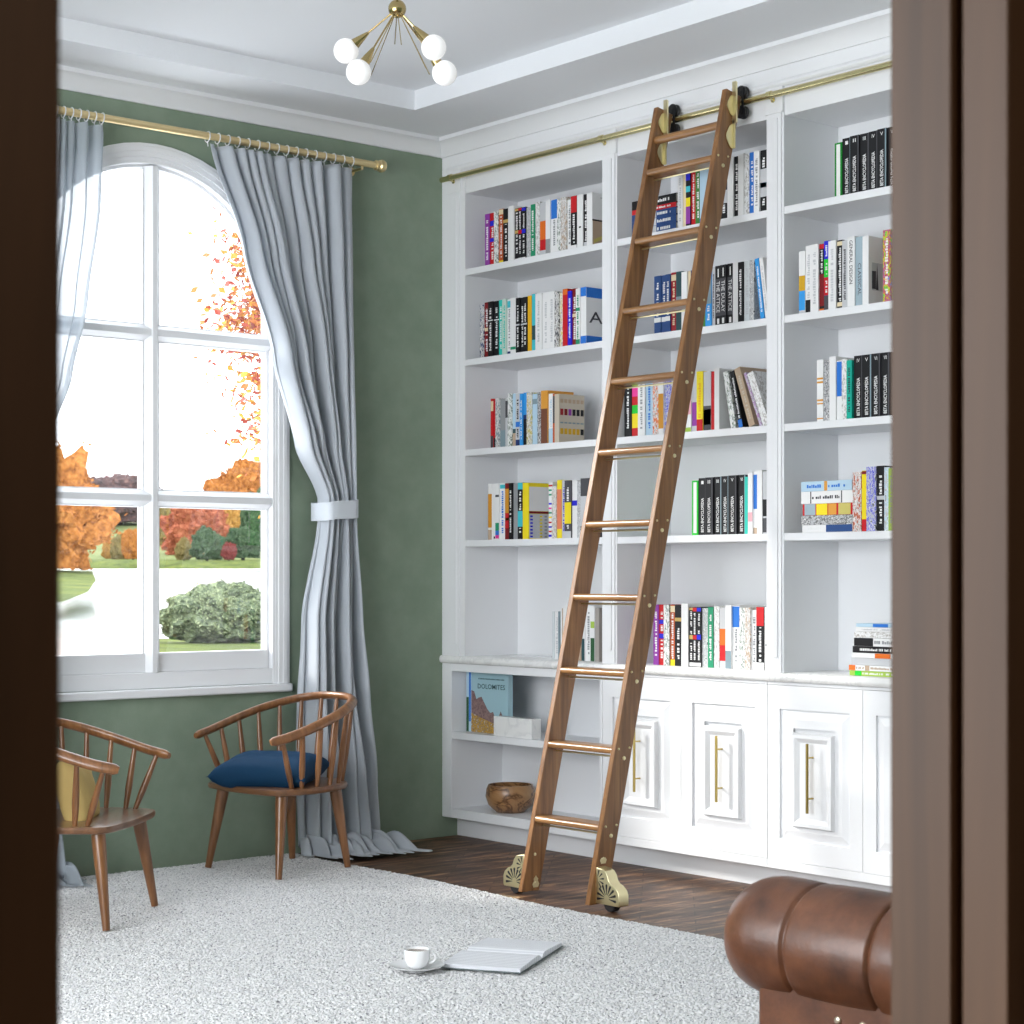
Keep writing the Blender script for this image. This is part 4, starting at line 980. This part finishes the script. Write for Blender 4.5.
  (-2.0300, 0.0424, 0.264, 'black', 'bt', 'white', 'black', [(0.7, 1, 'red'), (0, 0.12, 'white')]),
  (-2.0760, 0.0144, 0.264, 'white', 'b', None, 'white', [(0.38, 0.42, 'black')]),
 ]),
 ('3A', 'on top shelf of right bay', 2.805, 0.03, [
  (-2.4930, 0.0364, 0.2181, 'green4', 'b', 'green', 'green-edged white', [(0.03, 0.97, 'white')]),
  (-2.5300, 0.0434, 0.2303, 'black', 'EN', 'I', 'black encyclopedia', None),
  (-2.5740, 0.0444, 0.2312, 'black', 'EN', 'II', 'black encyclopedia', None),
  (-2.6190, 0.0444, 0.2322, 'black', 'EN', 'III', 'black encyclopedia', None),
  (-2.6640, 0.0444, 0.2331, 'black', 'EN', 'IV', 'black encyclopedia', None),
  (-2.7090, 0.0444, 0.2341, 'black', 'EN', 'V', 'black encyclopedia', None),
  (-2.7540, 0.0464, 0.235, 'black', 'EN', 'VI', 'black encyclopedia', None),
 ]),
 ('3B', 'on second shelf of right bay', 2.361, 0.03, [
  (-2.3060, 0.0324, 0.255, 'white', 'b', None, 'white, ochre and blue', [(0.37, 0.61, 'ochre'), (0.06, 0.37, 'blue3'), (0, 0.06, 'lgrey')]),
  (-2.3390, 0.0304, 0.2734, 'white', 'bt', 'lgrey', 'white', [(0, 0.2, 'black')]),
  (-2.3700, 0.0414, 0.2734, 'white', 't', 'lgrey', 'broad white', None),
  (-2.4120, 0.0244, 0.2712, 'black', 'bt', 'white', 'black', [(0.93, 1, 'red'), (0.08, 0.55, 'dred'), (0, 0.04, 'orange')]),
  (-2.4370, 0.0254, 0.2799, 'blue', 'COL', 'white', 'blue, green and red banded', None),
  (-2.4630, 0.0384, 0.2756, 'white', 't', 'lgrey', 'broad white', None),
  (-2.5020, 0.0294, 0.2745, 'black', 'bt', 'white', 'black', [(0.92, 0.98, 'cream'), (0.04, 0.1, 'cream')]),
  (-2.5320, 0.0264, 0.2691, 'lgrey', 't', 'dgrey', 'light grey', None),
  (-2.5590, 0.0364, 0.2788, 'white', 'TD', 'black', 'white', 'GENERAL DESIGN'),
  (-2.5960, 0.0394, 0.2745, 'slate2', 'TD', 'dgrey', 'grey blue', 'CLASSICAL'),
  (-2.6360, 0.0304, 0.2712, 'white', 'cover5', 'lgrey', 'white photo-covered', None),
  (-2.7340, 0.0354, 0.2821, 'rainbow', 'bt', 'white', 'rainbow-speckled', []),
 ]),
 ('3C', 'on third shelf of right bay', 1.919, 0.03, [
  (-2.4010, 0.0324, 0.2487, 'white', 'b', None, 'white with amber dots', [(0.68, 0.71, 'amber'), (0.62, 0.65, 'amber'), (0.33, 0.36, 'amber'), (0.28, 0.3, 'amber'), (0.04, 0.06, 'amber')]),
  (-2.4340, 0.0344, 0.2431, 'dgrey', 'm0', None, 'black and white patterned', None),
  (-2.4690, 0.0324, 0.2552, 'white', 'p', None, 'plain white', None),
  (-2.5020, 0.0254, 0.2371, 'white', 'b', None, 'white and blue', [(0.4, 0.98, 'blue2')]),
  (-2.5280, 0.0274, 0.2409, 'white', 'm2', None, 'white', None),
  (-2.5560, 0.0264, 0.2332, 'teal2', 't', 'dteal', 'teal green', None),
  (-2.5880, 0.0434, 0.2484, 'black', 'EN', 'IV', 'black encyclopedia', None),
  (-2.6320, 0.0464, 0.248, 'black', 'EN', 'V', 'black encyclopedia', None),
  (-2.6790, 0.0434, 0.2486, 'black', 'EN', 'VI', 'black encyclopedia', None),
  (-2.7230, 0.0394, 0.2493, 'black', 'EN', 'VII', 'black encyclopedia', None),
 ]),
 ('3D', 'on fourth shelf of right bay', 1.474, 0.03, [
  (-2.5840, 0.0434, 0.2348, 'rust', 'm2', None, 'red patterned', None),
  (-2.6280, 0.0274, 0.239, 'yellow', 'b', None, 'yellow and red', [(0, 0.2, 'red'), (0.94, 0.99, 'dred')]),
  (-2.6560, 0.0464, 0.2524, 'blue', 'm0', None, 'blue and white patterned', None),
  (-2.7030, 0.0364, 0.2544, 'black', 'bt', 'white', 'black', [(0.48, 0.54, 'lgrey')]),
  (-2.7400, 0.0234, 0.2472, 'pblue', 'm0', None, 'pale blue', None),
  (-2.7640, 0.0244, 0.242, 'lime', 't', 'grey', 'pale green', None),
 ]),
]
for key, place, z, X, ents in BOOKS:
    for i, (y, t, h, base, style, extra, desc, opt) in enumerate(ents):
        dp = .165 if not style.startswith('cover') else .16
        if key == '1D' and i == 8: dp = .15
        vol = ' volume %s' % extra if style == 'EN' else '' if 'book' in desc else ' book'
        book(t, h, dp, base, style, extra, desc, opt, '%s%s, %s from left %s' % (desc, vol, ORD[i], place), 'books standing ' + place, (X + .004 * math.sin(i * 2.3), y, z + .0004))
# leaning books
def lean(X, y, z, t, h, ang, base, style, extra, desc, opt, label):
    # foot corner at (y, z); leans to the left (top further from the sofa side) by ang
    book(t, h, .17, base, style, extra, desc, opt, label, 'leaning books in the middle bay', (X, y, z + .0004), -ang)
LB = 'third shelf of middle bay'; L2 = 'second shelf, middle bay'
lean(.03, -1.9310, 1.919, .029, .245, R(11), 'white', 'm1', None, '', None, 'green and white photo book, first of the leaning books on ' + LB)
lean(.03, -1.9760, 1.919, .023, .246, R(12.5), 'black', 'bt', 'white', '', [(0, .14, 'blue2')], 'black spined book leaning just left of the tan one on ' + LB)
lean(.03, -2.0340, 1.919, .033, .262, R(19), 'tan', 't', 'beige', '', None, 'thick tan book leaning in the row on ' + LB)
lean(.03, -2.0940, 1.919, .013, .245, R(22), 'purple', 'm0', None, '', None, 'thin purple book leaning right of the tan one on ' + LB)
lean(.03, -2.1120, 1.919, .035, .240, R(22.3), 'white', 'm2', None, '', None, 'thick white book leaning most, last on ' + LB)
lean(.03, -2.0980, 2.361, .021, .258, R(7.5), 'blue3', 't', 'white', '', None, 'bright blue book leaning near right end of ' + L2)
lean(.03, -2.1250, 2.361, .020, .258, R(8), 'white', 't', 'lgrey', '', None, 'white book leaning last in the row on ' + L2)
# flat piles: spine to the room
def pile_of(X, y, z, items, place, grp):
    for i, (t, ln_, dy, base, style, extra, opt, lab) in enumerate(items):
        book(t - .0008, ln_, .18, base, style, extra, '', opt, lab, grp, (X, y - dy, z + t), R(90)); z += t + .0002
pile_of(.03, -1.330, 2.8055, [
    (.034, .275, 0, 'blue4', 'bt', 'white', [(.44, .56, 'lgrey')], 'dark blue volume at the bottom of the flat pile behind the ladder'),
    (.034, .275, 0, 'blue4', 'bt', 'white', [(.44, .56, 'lgrey')], 'dark blue volume, second from bottom of the flat pile behind the ladder'),
    (.031, .275, 0, 'blue4', 'bt', 'white', [(.44, .56, 'lgrey')], 'dark blue volume under the red one in the flat pile behind the ladder'),
    (.021, .275, 0, 'red', 't', 'white', None, 'red volume in the flat pile behind the ladder, under the black one'),
    (.039, .275, 0, 'black', 'bt', 'white', [(.20, .27, 'lgrey')], 'thick black volume on top of the flat pile behind the ladder')], '', 'flat pile of books on the top shelf of the middle bay')
pile_of(.03, -2.318, 1.4745, [
    (.030, .258, .006, 'white', 'bt', 'white', [(.48, 1, 'blue4')], 'white and navy book at the bottom of the flat pile in the right bay'),
    (.038, .268, 0, 'black', 'm0', None, None, 'black and white lettered book, second from bottom of right bay flat pile'),
    (.047, .258, .008, 'red', 'b', None, [(.04, .26, 'slate2'), (.28, .5, 'yellow'), (.52, .68, 'orange2'), (.72, .96, 'yellow3')], 'red and yellow patched book in the middle of the right bay flat pile'),
    (.050, .266, 0, 'white', 'bt', 'dgrey', [(.18, .2, 'dgrey'), (.78, .8, 'dgrey')], 'thick white book with framed title, second in the right bay flat pile'),
    (.040, .262, 0, 'pblue', 'bt', 'blue2', [(.46, .52, 'orange2')], 'pale blue spotted book on top of the flat pile in the right bay')], '', 'flat pile of books on the fourth shelf of the right bay')
pile_of(.04, -2.560, .9055, [
    (.020, .27, 0, 'lime', 'bt', 'white', [(.1, .22, 'green3')], 'lime green book at the bottom of the pile on the marble ledge'),
    (.022, .27, -.003, 'white', 'bt', 'tan', [(0, .12, 'orange'), (.30, .38, 'tan')], 'white and orange book, second from bottom of ledge pile'),
    (.028, .26, .010, 'lgrey', 'p', None, None, 'plain light grey book, third from the bottom of the ledge pile'),
    (.020, .255, .012, 'white', 'b', None, [(.45, .75, 'orange')], 'thin white book with an orange patch in the middle of the ledge pile'),
    (.026, .25, .016, 'black', 't', 'white', None, 'black book with white lettering in the middle of the ledge pile'),
    (.033, .25, .018, 'white', 'bt', 'grey', [(.02, .40, 'black')], 'white book with black title block in upper ledge pile'),
    (.024, .25, .024, 'white', 'm2', None, None, 'brown and white patterned book, third from top of the ledge pile'),
    (.018, .245, .032, 'white', 't', 'lgrey', None, 'thin white book directly under the blue one on the ledge pile'),
    (.014, .245, .034, 'pblue', 'b', None, [(.34, .64, 'blue2')], 'blue and white book on top of the pile on the marble ledge')], '', 'pile of books on the marble ledge in the right bay')
# mountain book in the open cabinet
mb_ = thing('mountain_book', 'blue book with a mountain cover facing out on the open cabinet shelf', 'book', (.1, -.25, .5275))
zb, zt, y0b, y1b = .5275, .822, -.153, -.409
obj('cover', MB().box(.086, .116, -.090, y1b, zb, zt), mat('sky_blue_cover', (.36, .55, .62), .4), mb_, bevel=.001)
sp1 = obj('spine', MB().box(.0845, .117, -.089, -.127, zb, zt), bmat('pblue'), mb_, smooth=0)
obj('spine_band', MB().box(.084, .0848, -.110, -.124, zb + .05, zt), bmat('blue2'), sp1, smooth=0)
obj('spine_band', MB().box(.084, .0848, -.0895, -.108, zb, zb + .17), bmat('dgreen'), sp1, smooth=0)
W_ = y0b + .026 - y1b
def cp_(pts, cc, k, nm='cover_picture'):
    return obj(nm, MB().prism([(y0b + .026 - u * W_, zb + v * (zt - zb)) for u, v in pts], 'x', .0855, .0855 - .0004 * k), cc, mb_, smooth=0)
rock = speckle('jacket_rock', [(.10, .06, .07), (.20, .12, .12), (.30, .20, .19), (.14, .08, .09)], (40, 60, 60)); scree = speckle('jacket_scree', [(.40, .20, .02), (.55, .32, .05), (.18, .10, .04), (.62, .55, .45)], (60, 80, 90))
cp_([(0, .1), (1, .1), (1, .12), (.86, .30), (.80, .38), (.74, .26), (.66, .24), (.60, .36), (.52, .34), (.44, .40), (.36, .50), (.28, .60), (.20, .58), (.14, .55), (.08, .68), (0, .70)], rock, 1)
cp_([(0, 0), (1, 0), (1, .10), (.62, .17), (.3, .24), (0, .32)], scree, 2)
tt = MB(); put_text(tt, 'DOLOMITES', (.0850, y0b + .026 - W_ * .18, zb + (zt - zb) * .735), (0, -1, 0), (0, 0, 1), W_ * .74, .024)
yy = y0b + .026 - W_ * .20
while yy > y0b + .026 - W_ * .90: tt.box(.0848, .0852, yy, yy - .006, zb + .262, zb + .268); yy -= .0095
tl = obj('cover_title', tt, bmat('dteal'), mb_, smooth=0, fix=False)

# ------------------------------------------------------------------ the garden, lake and autumn trees outside
def foliage(name, c1, c2, c3, scale):
    m = mat(name, c1, .9, spec=.1); f = noise_n(m, coords(m), scale, 5, .7)
    basecol(m, ramp(m, f, [(.32, c3), (.5, c1), (.68, c2)])); return m
def crown_mesh(name, c, rx_, ry_, rz_, seed, m, parent, sub=4, amp=.35, fr=2.2):
    bm = bmesh.new(); bmesh.ops.create_icosphere(bm, subdivisions=sub, radius=1)
    for v in bm.verts:
        n_ = noise.fractal(v.co * fr + Vector((seed * 7.1, 0, 0)), .8, 2.2, 5); k = 1 + amp * n_
        v.co = Vector((v.co.x * k * rx_, v.co.y * k * ry_, max(-.8, v.co.z * k) * rz_)) + Vector(c)
    me = MB(); me.v = [tuple(v.co) for v in bm.verts]; me.f = [tuple(v.index for v in f.verts) for f in bm.faces]; bm.free()
    return obj(name, me, m, parent, smooth=0)
# a point seen through the window: picture column and row at a distance, turned into a place outdoors
CAM = Vector((-5.8261, -7.4072, 1.3)); FW = Vector((.64689, .76258, 0)); RT = Vector((.76258, -.64689, 0))
def out(px, py, d): return CAM + FW * d + RT * ((px - 512) / 1890 * d) + Vector((0, 0, -(py - 575.8) / 1890 * d))
def tree(px, ytop, ybot, wpx, d, cols, label, seed, nm='tree', fr=2.2, sub=5, cat='tree', trunk=True, amp=.35):
    k = d / 1890; hh = (ybot - ytop) * k; w_ = wpx * k / 2; base = out(px, ybot, d)
    t = thing(nm, label, cat, tuple(base), group='trees beyond the lake')
    m = foliage('foliage_%d' % seed, *cols, 3.2 / (w_ * .35 + .01))
    hh *= 1.10; w_ *= 1.15; fh = hh * 1.10
    crown_mesh('crown', (base.x, base.y, base.z + hh - fh / 2), w_, w_ * .45, fh / 2 * 1.0, seed, m, t, sub, amp, fr)
    lv = MB(); rr_ = random.Random(seed); cz = base.z + hh - fh / 2
    for i in range(1300):
        a_, v_ = rr_.uniform(0, 2 * math.pi), rr_.uniform(-.8, 1); q = math.sqrt(max(0, 1 - v_ * v_)); n_ = Vector((math.cos(a_) * q, math.sin(a_) * q, v_))
        kk = (1 + amp * noise.fractal(n_ * fr + Vector((seed * 7.1, 0, 0)), .8, 2.2, 5)) * rr_.uniform(.97, 1.09)
        p = Vector((n_.x * kk * w_ + base.x, n_.y * kk * w_ * .45 + base.y, max(-.8, n_.z * kk) * fh / 2 + cz))
        a = Vector((rr_.uniform(-1, 1), rr_.uniform(-1, 1), rr_.uniform(-1, 1))).normalized(); b = a.orthogonal().normalized(); s_ = w_ * rr_.uniform(.025, .060)
        lv.add([p - a * s_, p - b * s_ * .7, p + a * s_, p + b * s_ * .7], [(0, 1, 2, 3)])
    tag(obj('leaves', lv, m, t, smooth=0, fix=False), kind='stuff')
    if trunk: obj('trunk', MB().tube([(base.x, base.y, base.z - .5), (base.x, base.y, base.z + hh * .5)], [w_ * .10, w_ * .05], 10), mat('bark', (.03, .022, .016), .9), t)
O1 = ((.34, .13, .03), (.50, .23, .07), (.14, .045, .015)); RD = ((.33, .10, .055), (.45, .18, .10), (.15, .04, .025)); OY = ((.36, .19, .05), (.48, .28, .09), (.15, .07, .02))
DG = ((.05, .085, .045), (.11, .15, .08), (.015, .03, .02)); DK = ((.11, .075, .075), (.20, .11, .09), (.04, .035, .04)); OG = ((.19, .15, .06), (.30, .24, .10), (.07, .065, .03)); PK = ((.16, .035, .035), (.24, .07, .05), (.06, .015, .012))
tree(48, 466, 570, 104, 60, O1, 'large orange autumn tree at the left edge of the window view, before the lake', 1, fr=2.6, amp=.5)
tree(118, 480, 522, 90, 330, DK, 'dark red and brown wooded rise behind the green field seen left of the mullion', 2)
tree(92, 500, 528, 40, 320, DG, 'dark green tree at the foot of the wooded rise left of the field', 3)
tree(121, 537, 561, 18, 255, OG, 'small olive green tree in front of the bright field', 4)
tree(133, 533, 559, 20, 250, O1, 'small orange tree beside the mullion in the left lower pane', 5)
tree(110, 541, 560, 14, 258, OY, 'smallest yellow brown bush in front of the bright field', 6)
tree(168, 506, 562, 40, 288, OG, 'olive and yellow tree just right of the mullion beyond the lake', 7)
tree(197, 503, 561, 62, 268, RD, 'broad red autumn tree beyond the middle of the lake', 8)
tree(233, 502, 552, 44, 296, OY, 'orange yellow tree right of the red one beyond the lake', 9)
tree(258, 500, 552, 34, 262, DG, 'dark evergreen tree at the right edge of the window view', 10)
tree(207, 532, 560, 28, 240, DG, 'rounded dark green evergreen standing on the far shore', 11, fr=3)
tree(184, 541, 560, 17, 243, OG, 'small pale green bush on the far shore left of the evergreen', 12)
tree(243, 532, 558, 36, 246, DG, 'low dark green shrubs on the far shore near the right frame', 13)
tree(229, 545, 560, 14, 238, PK, 'small dark red bush on the far shore right of the evergreen', 14)
tree(240, 472, 530, 62, 420, O1, 'tall orange tree on the hill showing above the glazing bar', 15)
tree(112, 483, 520, 60, 440, PK, 'distant dark red tree top just above the glazing bar at left', 16)
# ground: far shore meadow and rising hill, banks
def terrain(name, rows, cc, label=None):
    m = foliage('grass_' + name, *cc, .6)
    return tag(obj('ground', MB().grid([[tuple(p) for p in r_] for r_ in rows]), m, smooth=180, fix=False), kind='structure')
GR = ((.075, .10, .022), (.13, .15, .03), (.03, .045, .012)); GB = ((.13, .16, .06), (.19, .19, .09), (.07, .10, .04))
def line(y, d, a=-250, b=420, n=16, w_=0): return [out(a + (b - a) * i / n, y + w_ * math.sin(i * 1.3), d) for i in range(n + 1)]
terrain('shore', [line(569, 231), line(566, 232), line(561, 236, w_=.5), line(559, 262)], GR)
terrain('field', [line(560, 255), line(540, 300, w_=1), line(520, 345, w_=2)], GB)
terrain('hill', [line(523, 343), line(510, 400, w_=3), line(502, 450, w_=3), line(530, 520)], DK)
lake = mat('lake_water', (.62, .64, .66), .12, spec=.8); lw_ = noise_n(lake, coords(lake, (1, .15, 1)), 1.2, 3); bump(lake, lw_, .12, .05)  # pale base colour carries the white sky's reflection
lk = [[out(a, 569.5, 232) for a in (-600, 0, 500, 900)], [out(a, 745, 9.6 / .78) for a in (-700, 0, 500, 900)]]
tag(obj('lake', MB().grid(lk), lake, smooth=0), kind='structure')
# left bank below the orange tree
bk = []
for i, (y, d) in enumerate(((569, 62), (578, 52), (590, 44), (600, 38))):
    e = (92, 96, 88, 62)[i]; bk.append([out(a, y - (0 if a < e - 8 else -2), d) for a in (-220, -60, 30, e - 8, e)])
terrain('bank', bk, GR)
# big bush with grass in front, close to the window
d0 = 26; k0 = d0 / 1890
bs = thing('garden_bush', 'large rounded grey green bush on grass seen through the lower right pane', 'bush', tuple(out(218, 644, d0)))
bm_ = foliage('bush_leaves', (.11, .14, .085), (.26, .30, .17), (.010, .014, .012), 11)
cb_ = out(222, 617, d0)
crown_mesh('crown', cb_, 60 * k0, 50 * k0, 31 * k0, 31, bm_, bs, 5, .22, 3)
lv = MB(); rr_ = random.Random(5)
for i in range(3600):
    u, v = rr_.uniform(0, 2 * math.pi), rr_.uniform(-.5, 1); q = math.sqrt(1 - v * v) if abs(v) < 1 else 0
    n_ = Vector((math.cos(u) * q, math.sin(u) * q, v)); k = 1 + .22 * noise.fractal(n_ * 3 + Vector((31 * 7.1, 0, 0)), .8, 2.2, 5)
    p = Vector((n_.x * k * 60 * k0, n_.y * k * 50 * k0, n_.z * k * 31 * k0)) + cb_
    a = Vector((rr_.uniform(-1, 1), rr_.uniform(-1, 1), rr_.uniform(-1, 1))).normalized(); b = a.cross(n_).normalized(); s_ = rr_.uniform(.018, .040)
    lv.add([p - a * s_, p - b * s_ * .5 + n_ * .012, p + a * s_, p + b * s_ * .5 + n_ * .012], [(0, 1, 2, 3)])
lm = foliage('bush_leaves_lit', (.22, .27, .15), (.50, .52, .34), (.03, .045, .03), 14)  # outer leaves coloured paler than the crown to suggest light from above
tag(obj('leaves', lv, lm, bs, smooth=0, fix=False), kind='stuff')
terrain('near_grass', [[out(a, y, d) for a in (140, 175, 210, 260, 340, 460)] for y, d in ((654, 21), (645, 24.5), (634, 33))] , GR)
# branch of autumn leaves hanging at the right of the view
br_ = thing('autumn_maple', 'branches of red and orange leaves hanging outside the window beside the curtain', 'tree', tuple(out(300, 700, 14)))
obj('trunk', MB().tube([out(300, 700, 14), out(296, 400, 14), out(285, 150, 14)], [.09, .07, .04], 10), mat('bark', (.03, .022, .016), .9), br_)
for nm, seed in (('red', 1), ('orange', 2), ('yellow', 3)):
    m = MB(); rg = random.Random(seed * 13)
    for i in range(1300):
        py = rg.gauss(300, 75) if rg.random() < .6 else rg.uniform(195, 445); tt_ = (py - 200) / 240
        px = 272 - abs(rg.gauss(0, 24)) + 8 * math.sin(py * .05) + rg.uniform(-4, 30) - 14 * max(0, math.sin((py - 230) * .022)); dd = 14 + rg.uniform(-.6, .6)
        if 352 < py < 372 and rg.random() < .6: continue
        p = out(px, py, dd); a = Vector((rg.uniform(-1, 1), rg.uniform(-1, 1), rg.uniform(-1, 1))).normalized(); b = a.orthogonal().normalized(); s_ = rg.uniform(.018, .042)
        m.add([p - a * s_, p - b * s_ * .7, p + a * s_, p + b * s_ * .7], [(0, 1, 2, 3)])
    cc = {'red': (.30, .05, .03), 'orange': (.42, .14, .03), 'yellow': (.50, .26, .03)}[nm]
    tag(obj('leaves', m, mat('leaf_' + nm, cc, .8), br_, smooth=0, fix=False), 'loose %s autumn leaves' % nm, kind='stuff')
tw = MB()
for y in (235, 290, 340, 410): tw.tube([out(292, y - 15, 14), out(268, y, 14), out(242, y + 14, 14)], [.012, .007, .003], 6)
obj('branch', tw, mat('bark', (.03, .022, .016), .9), br_)
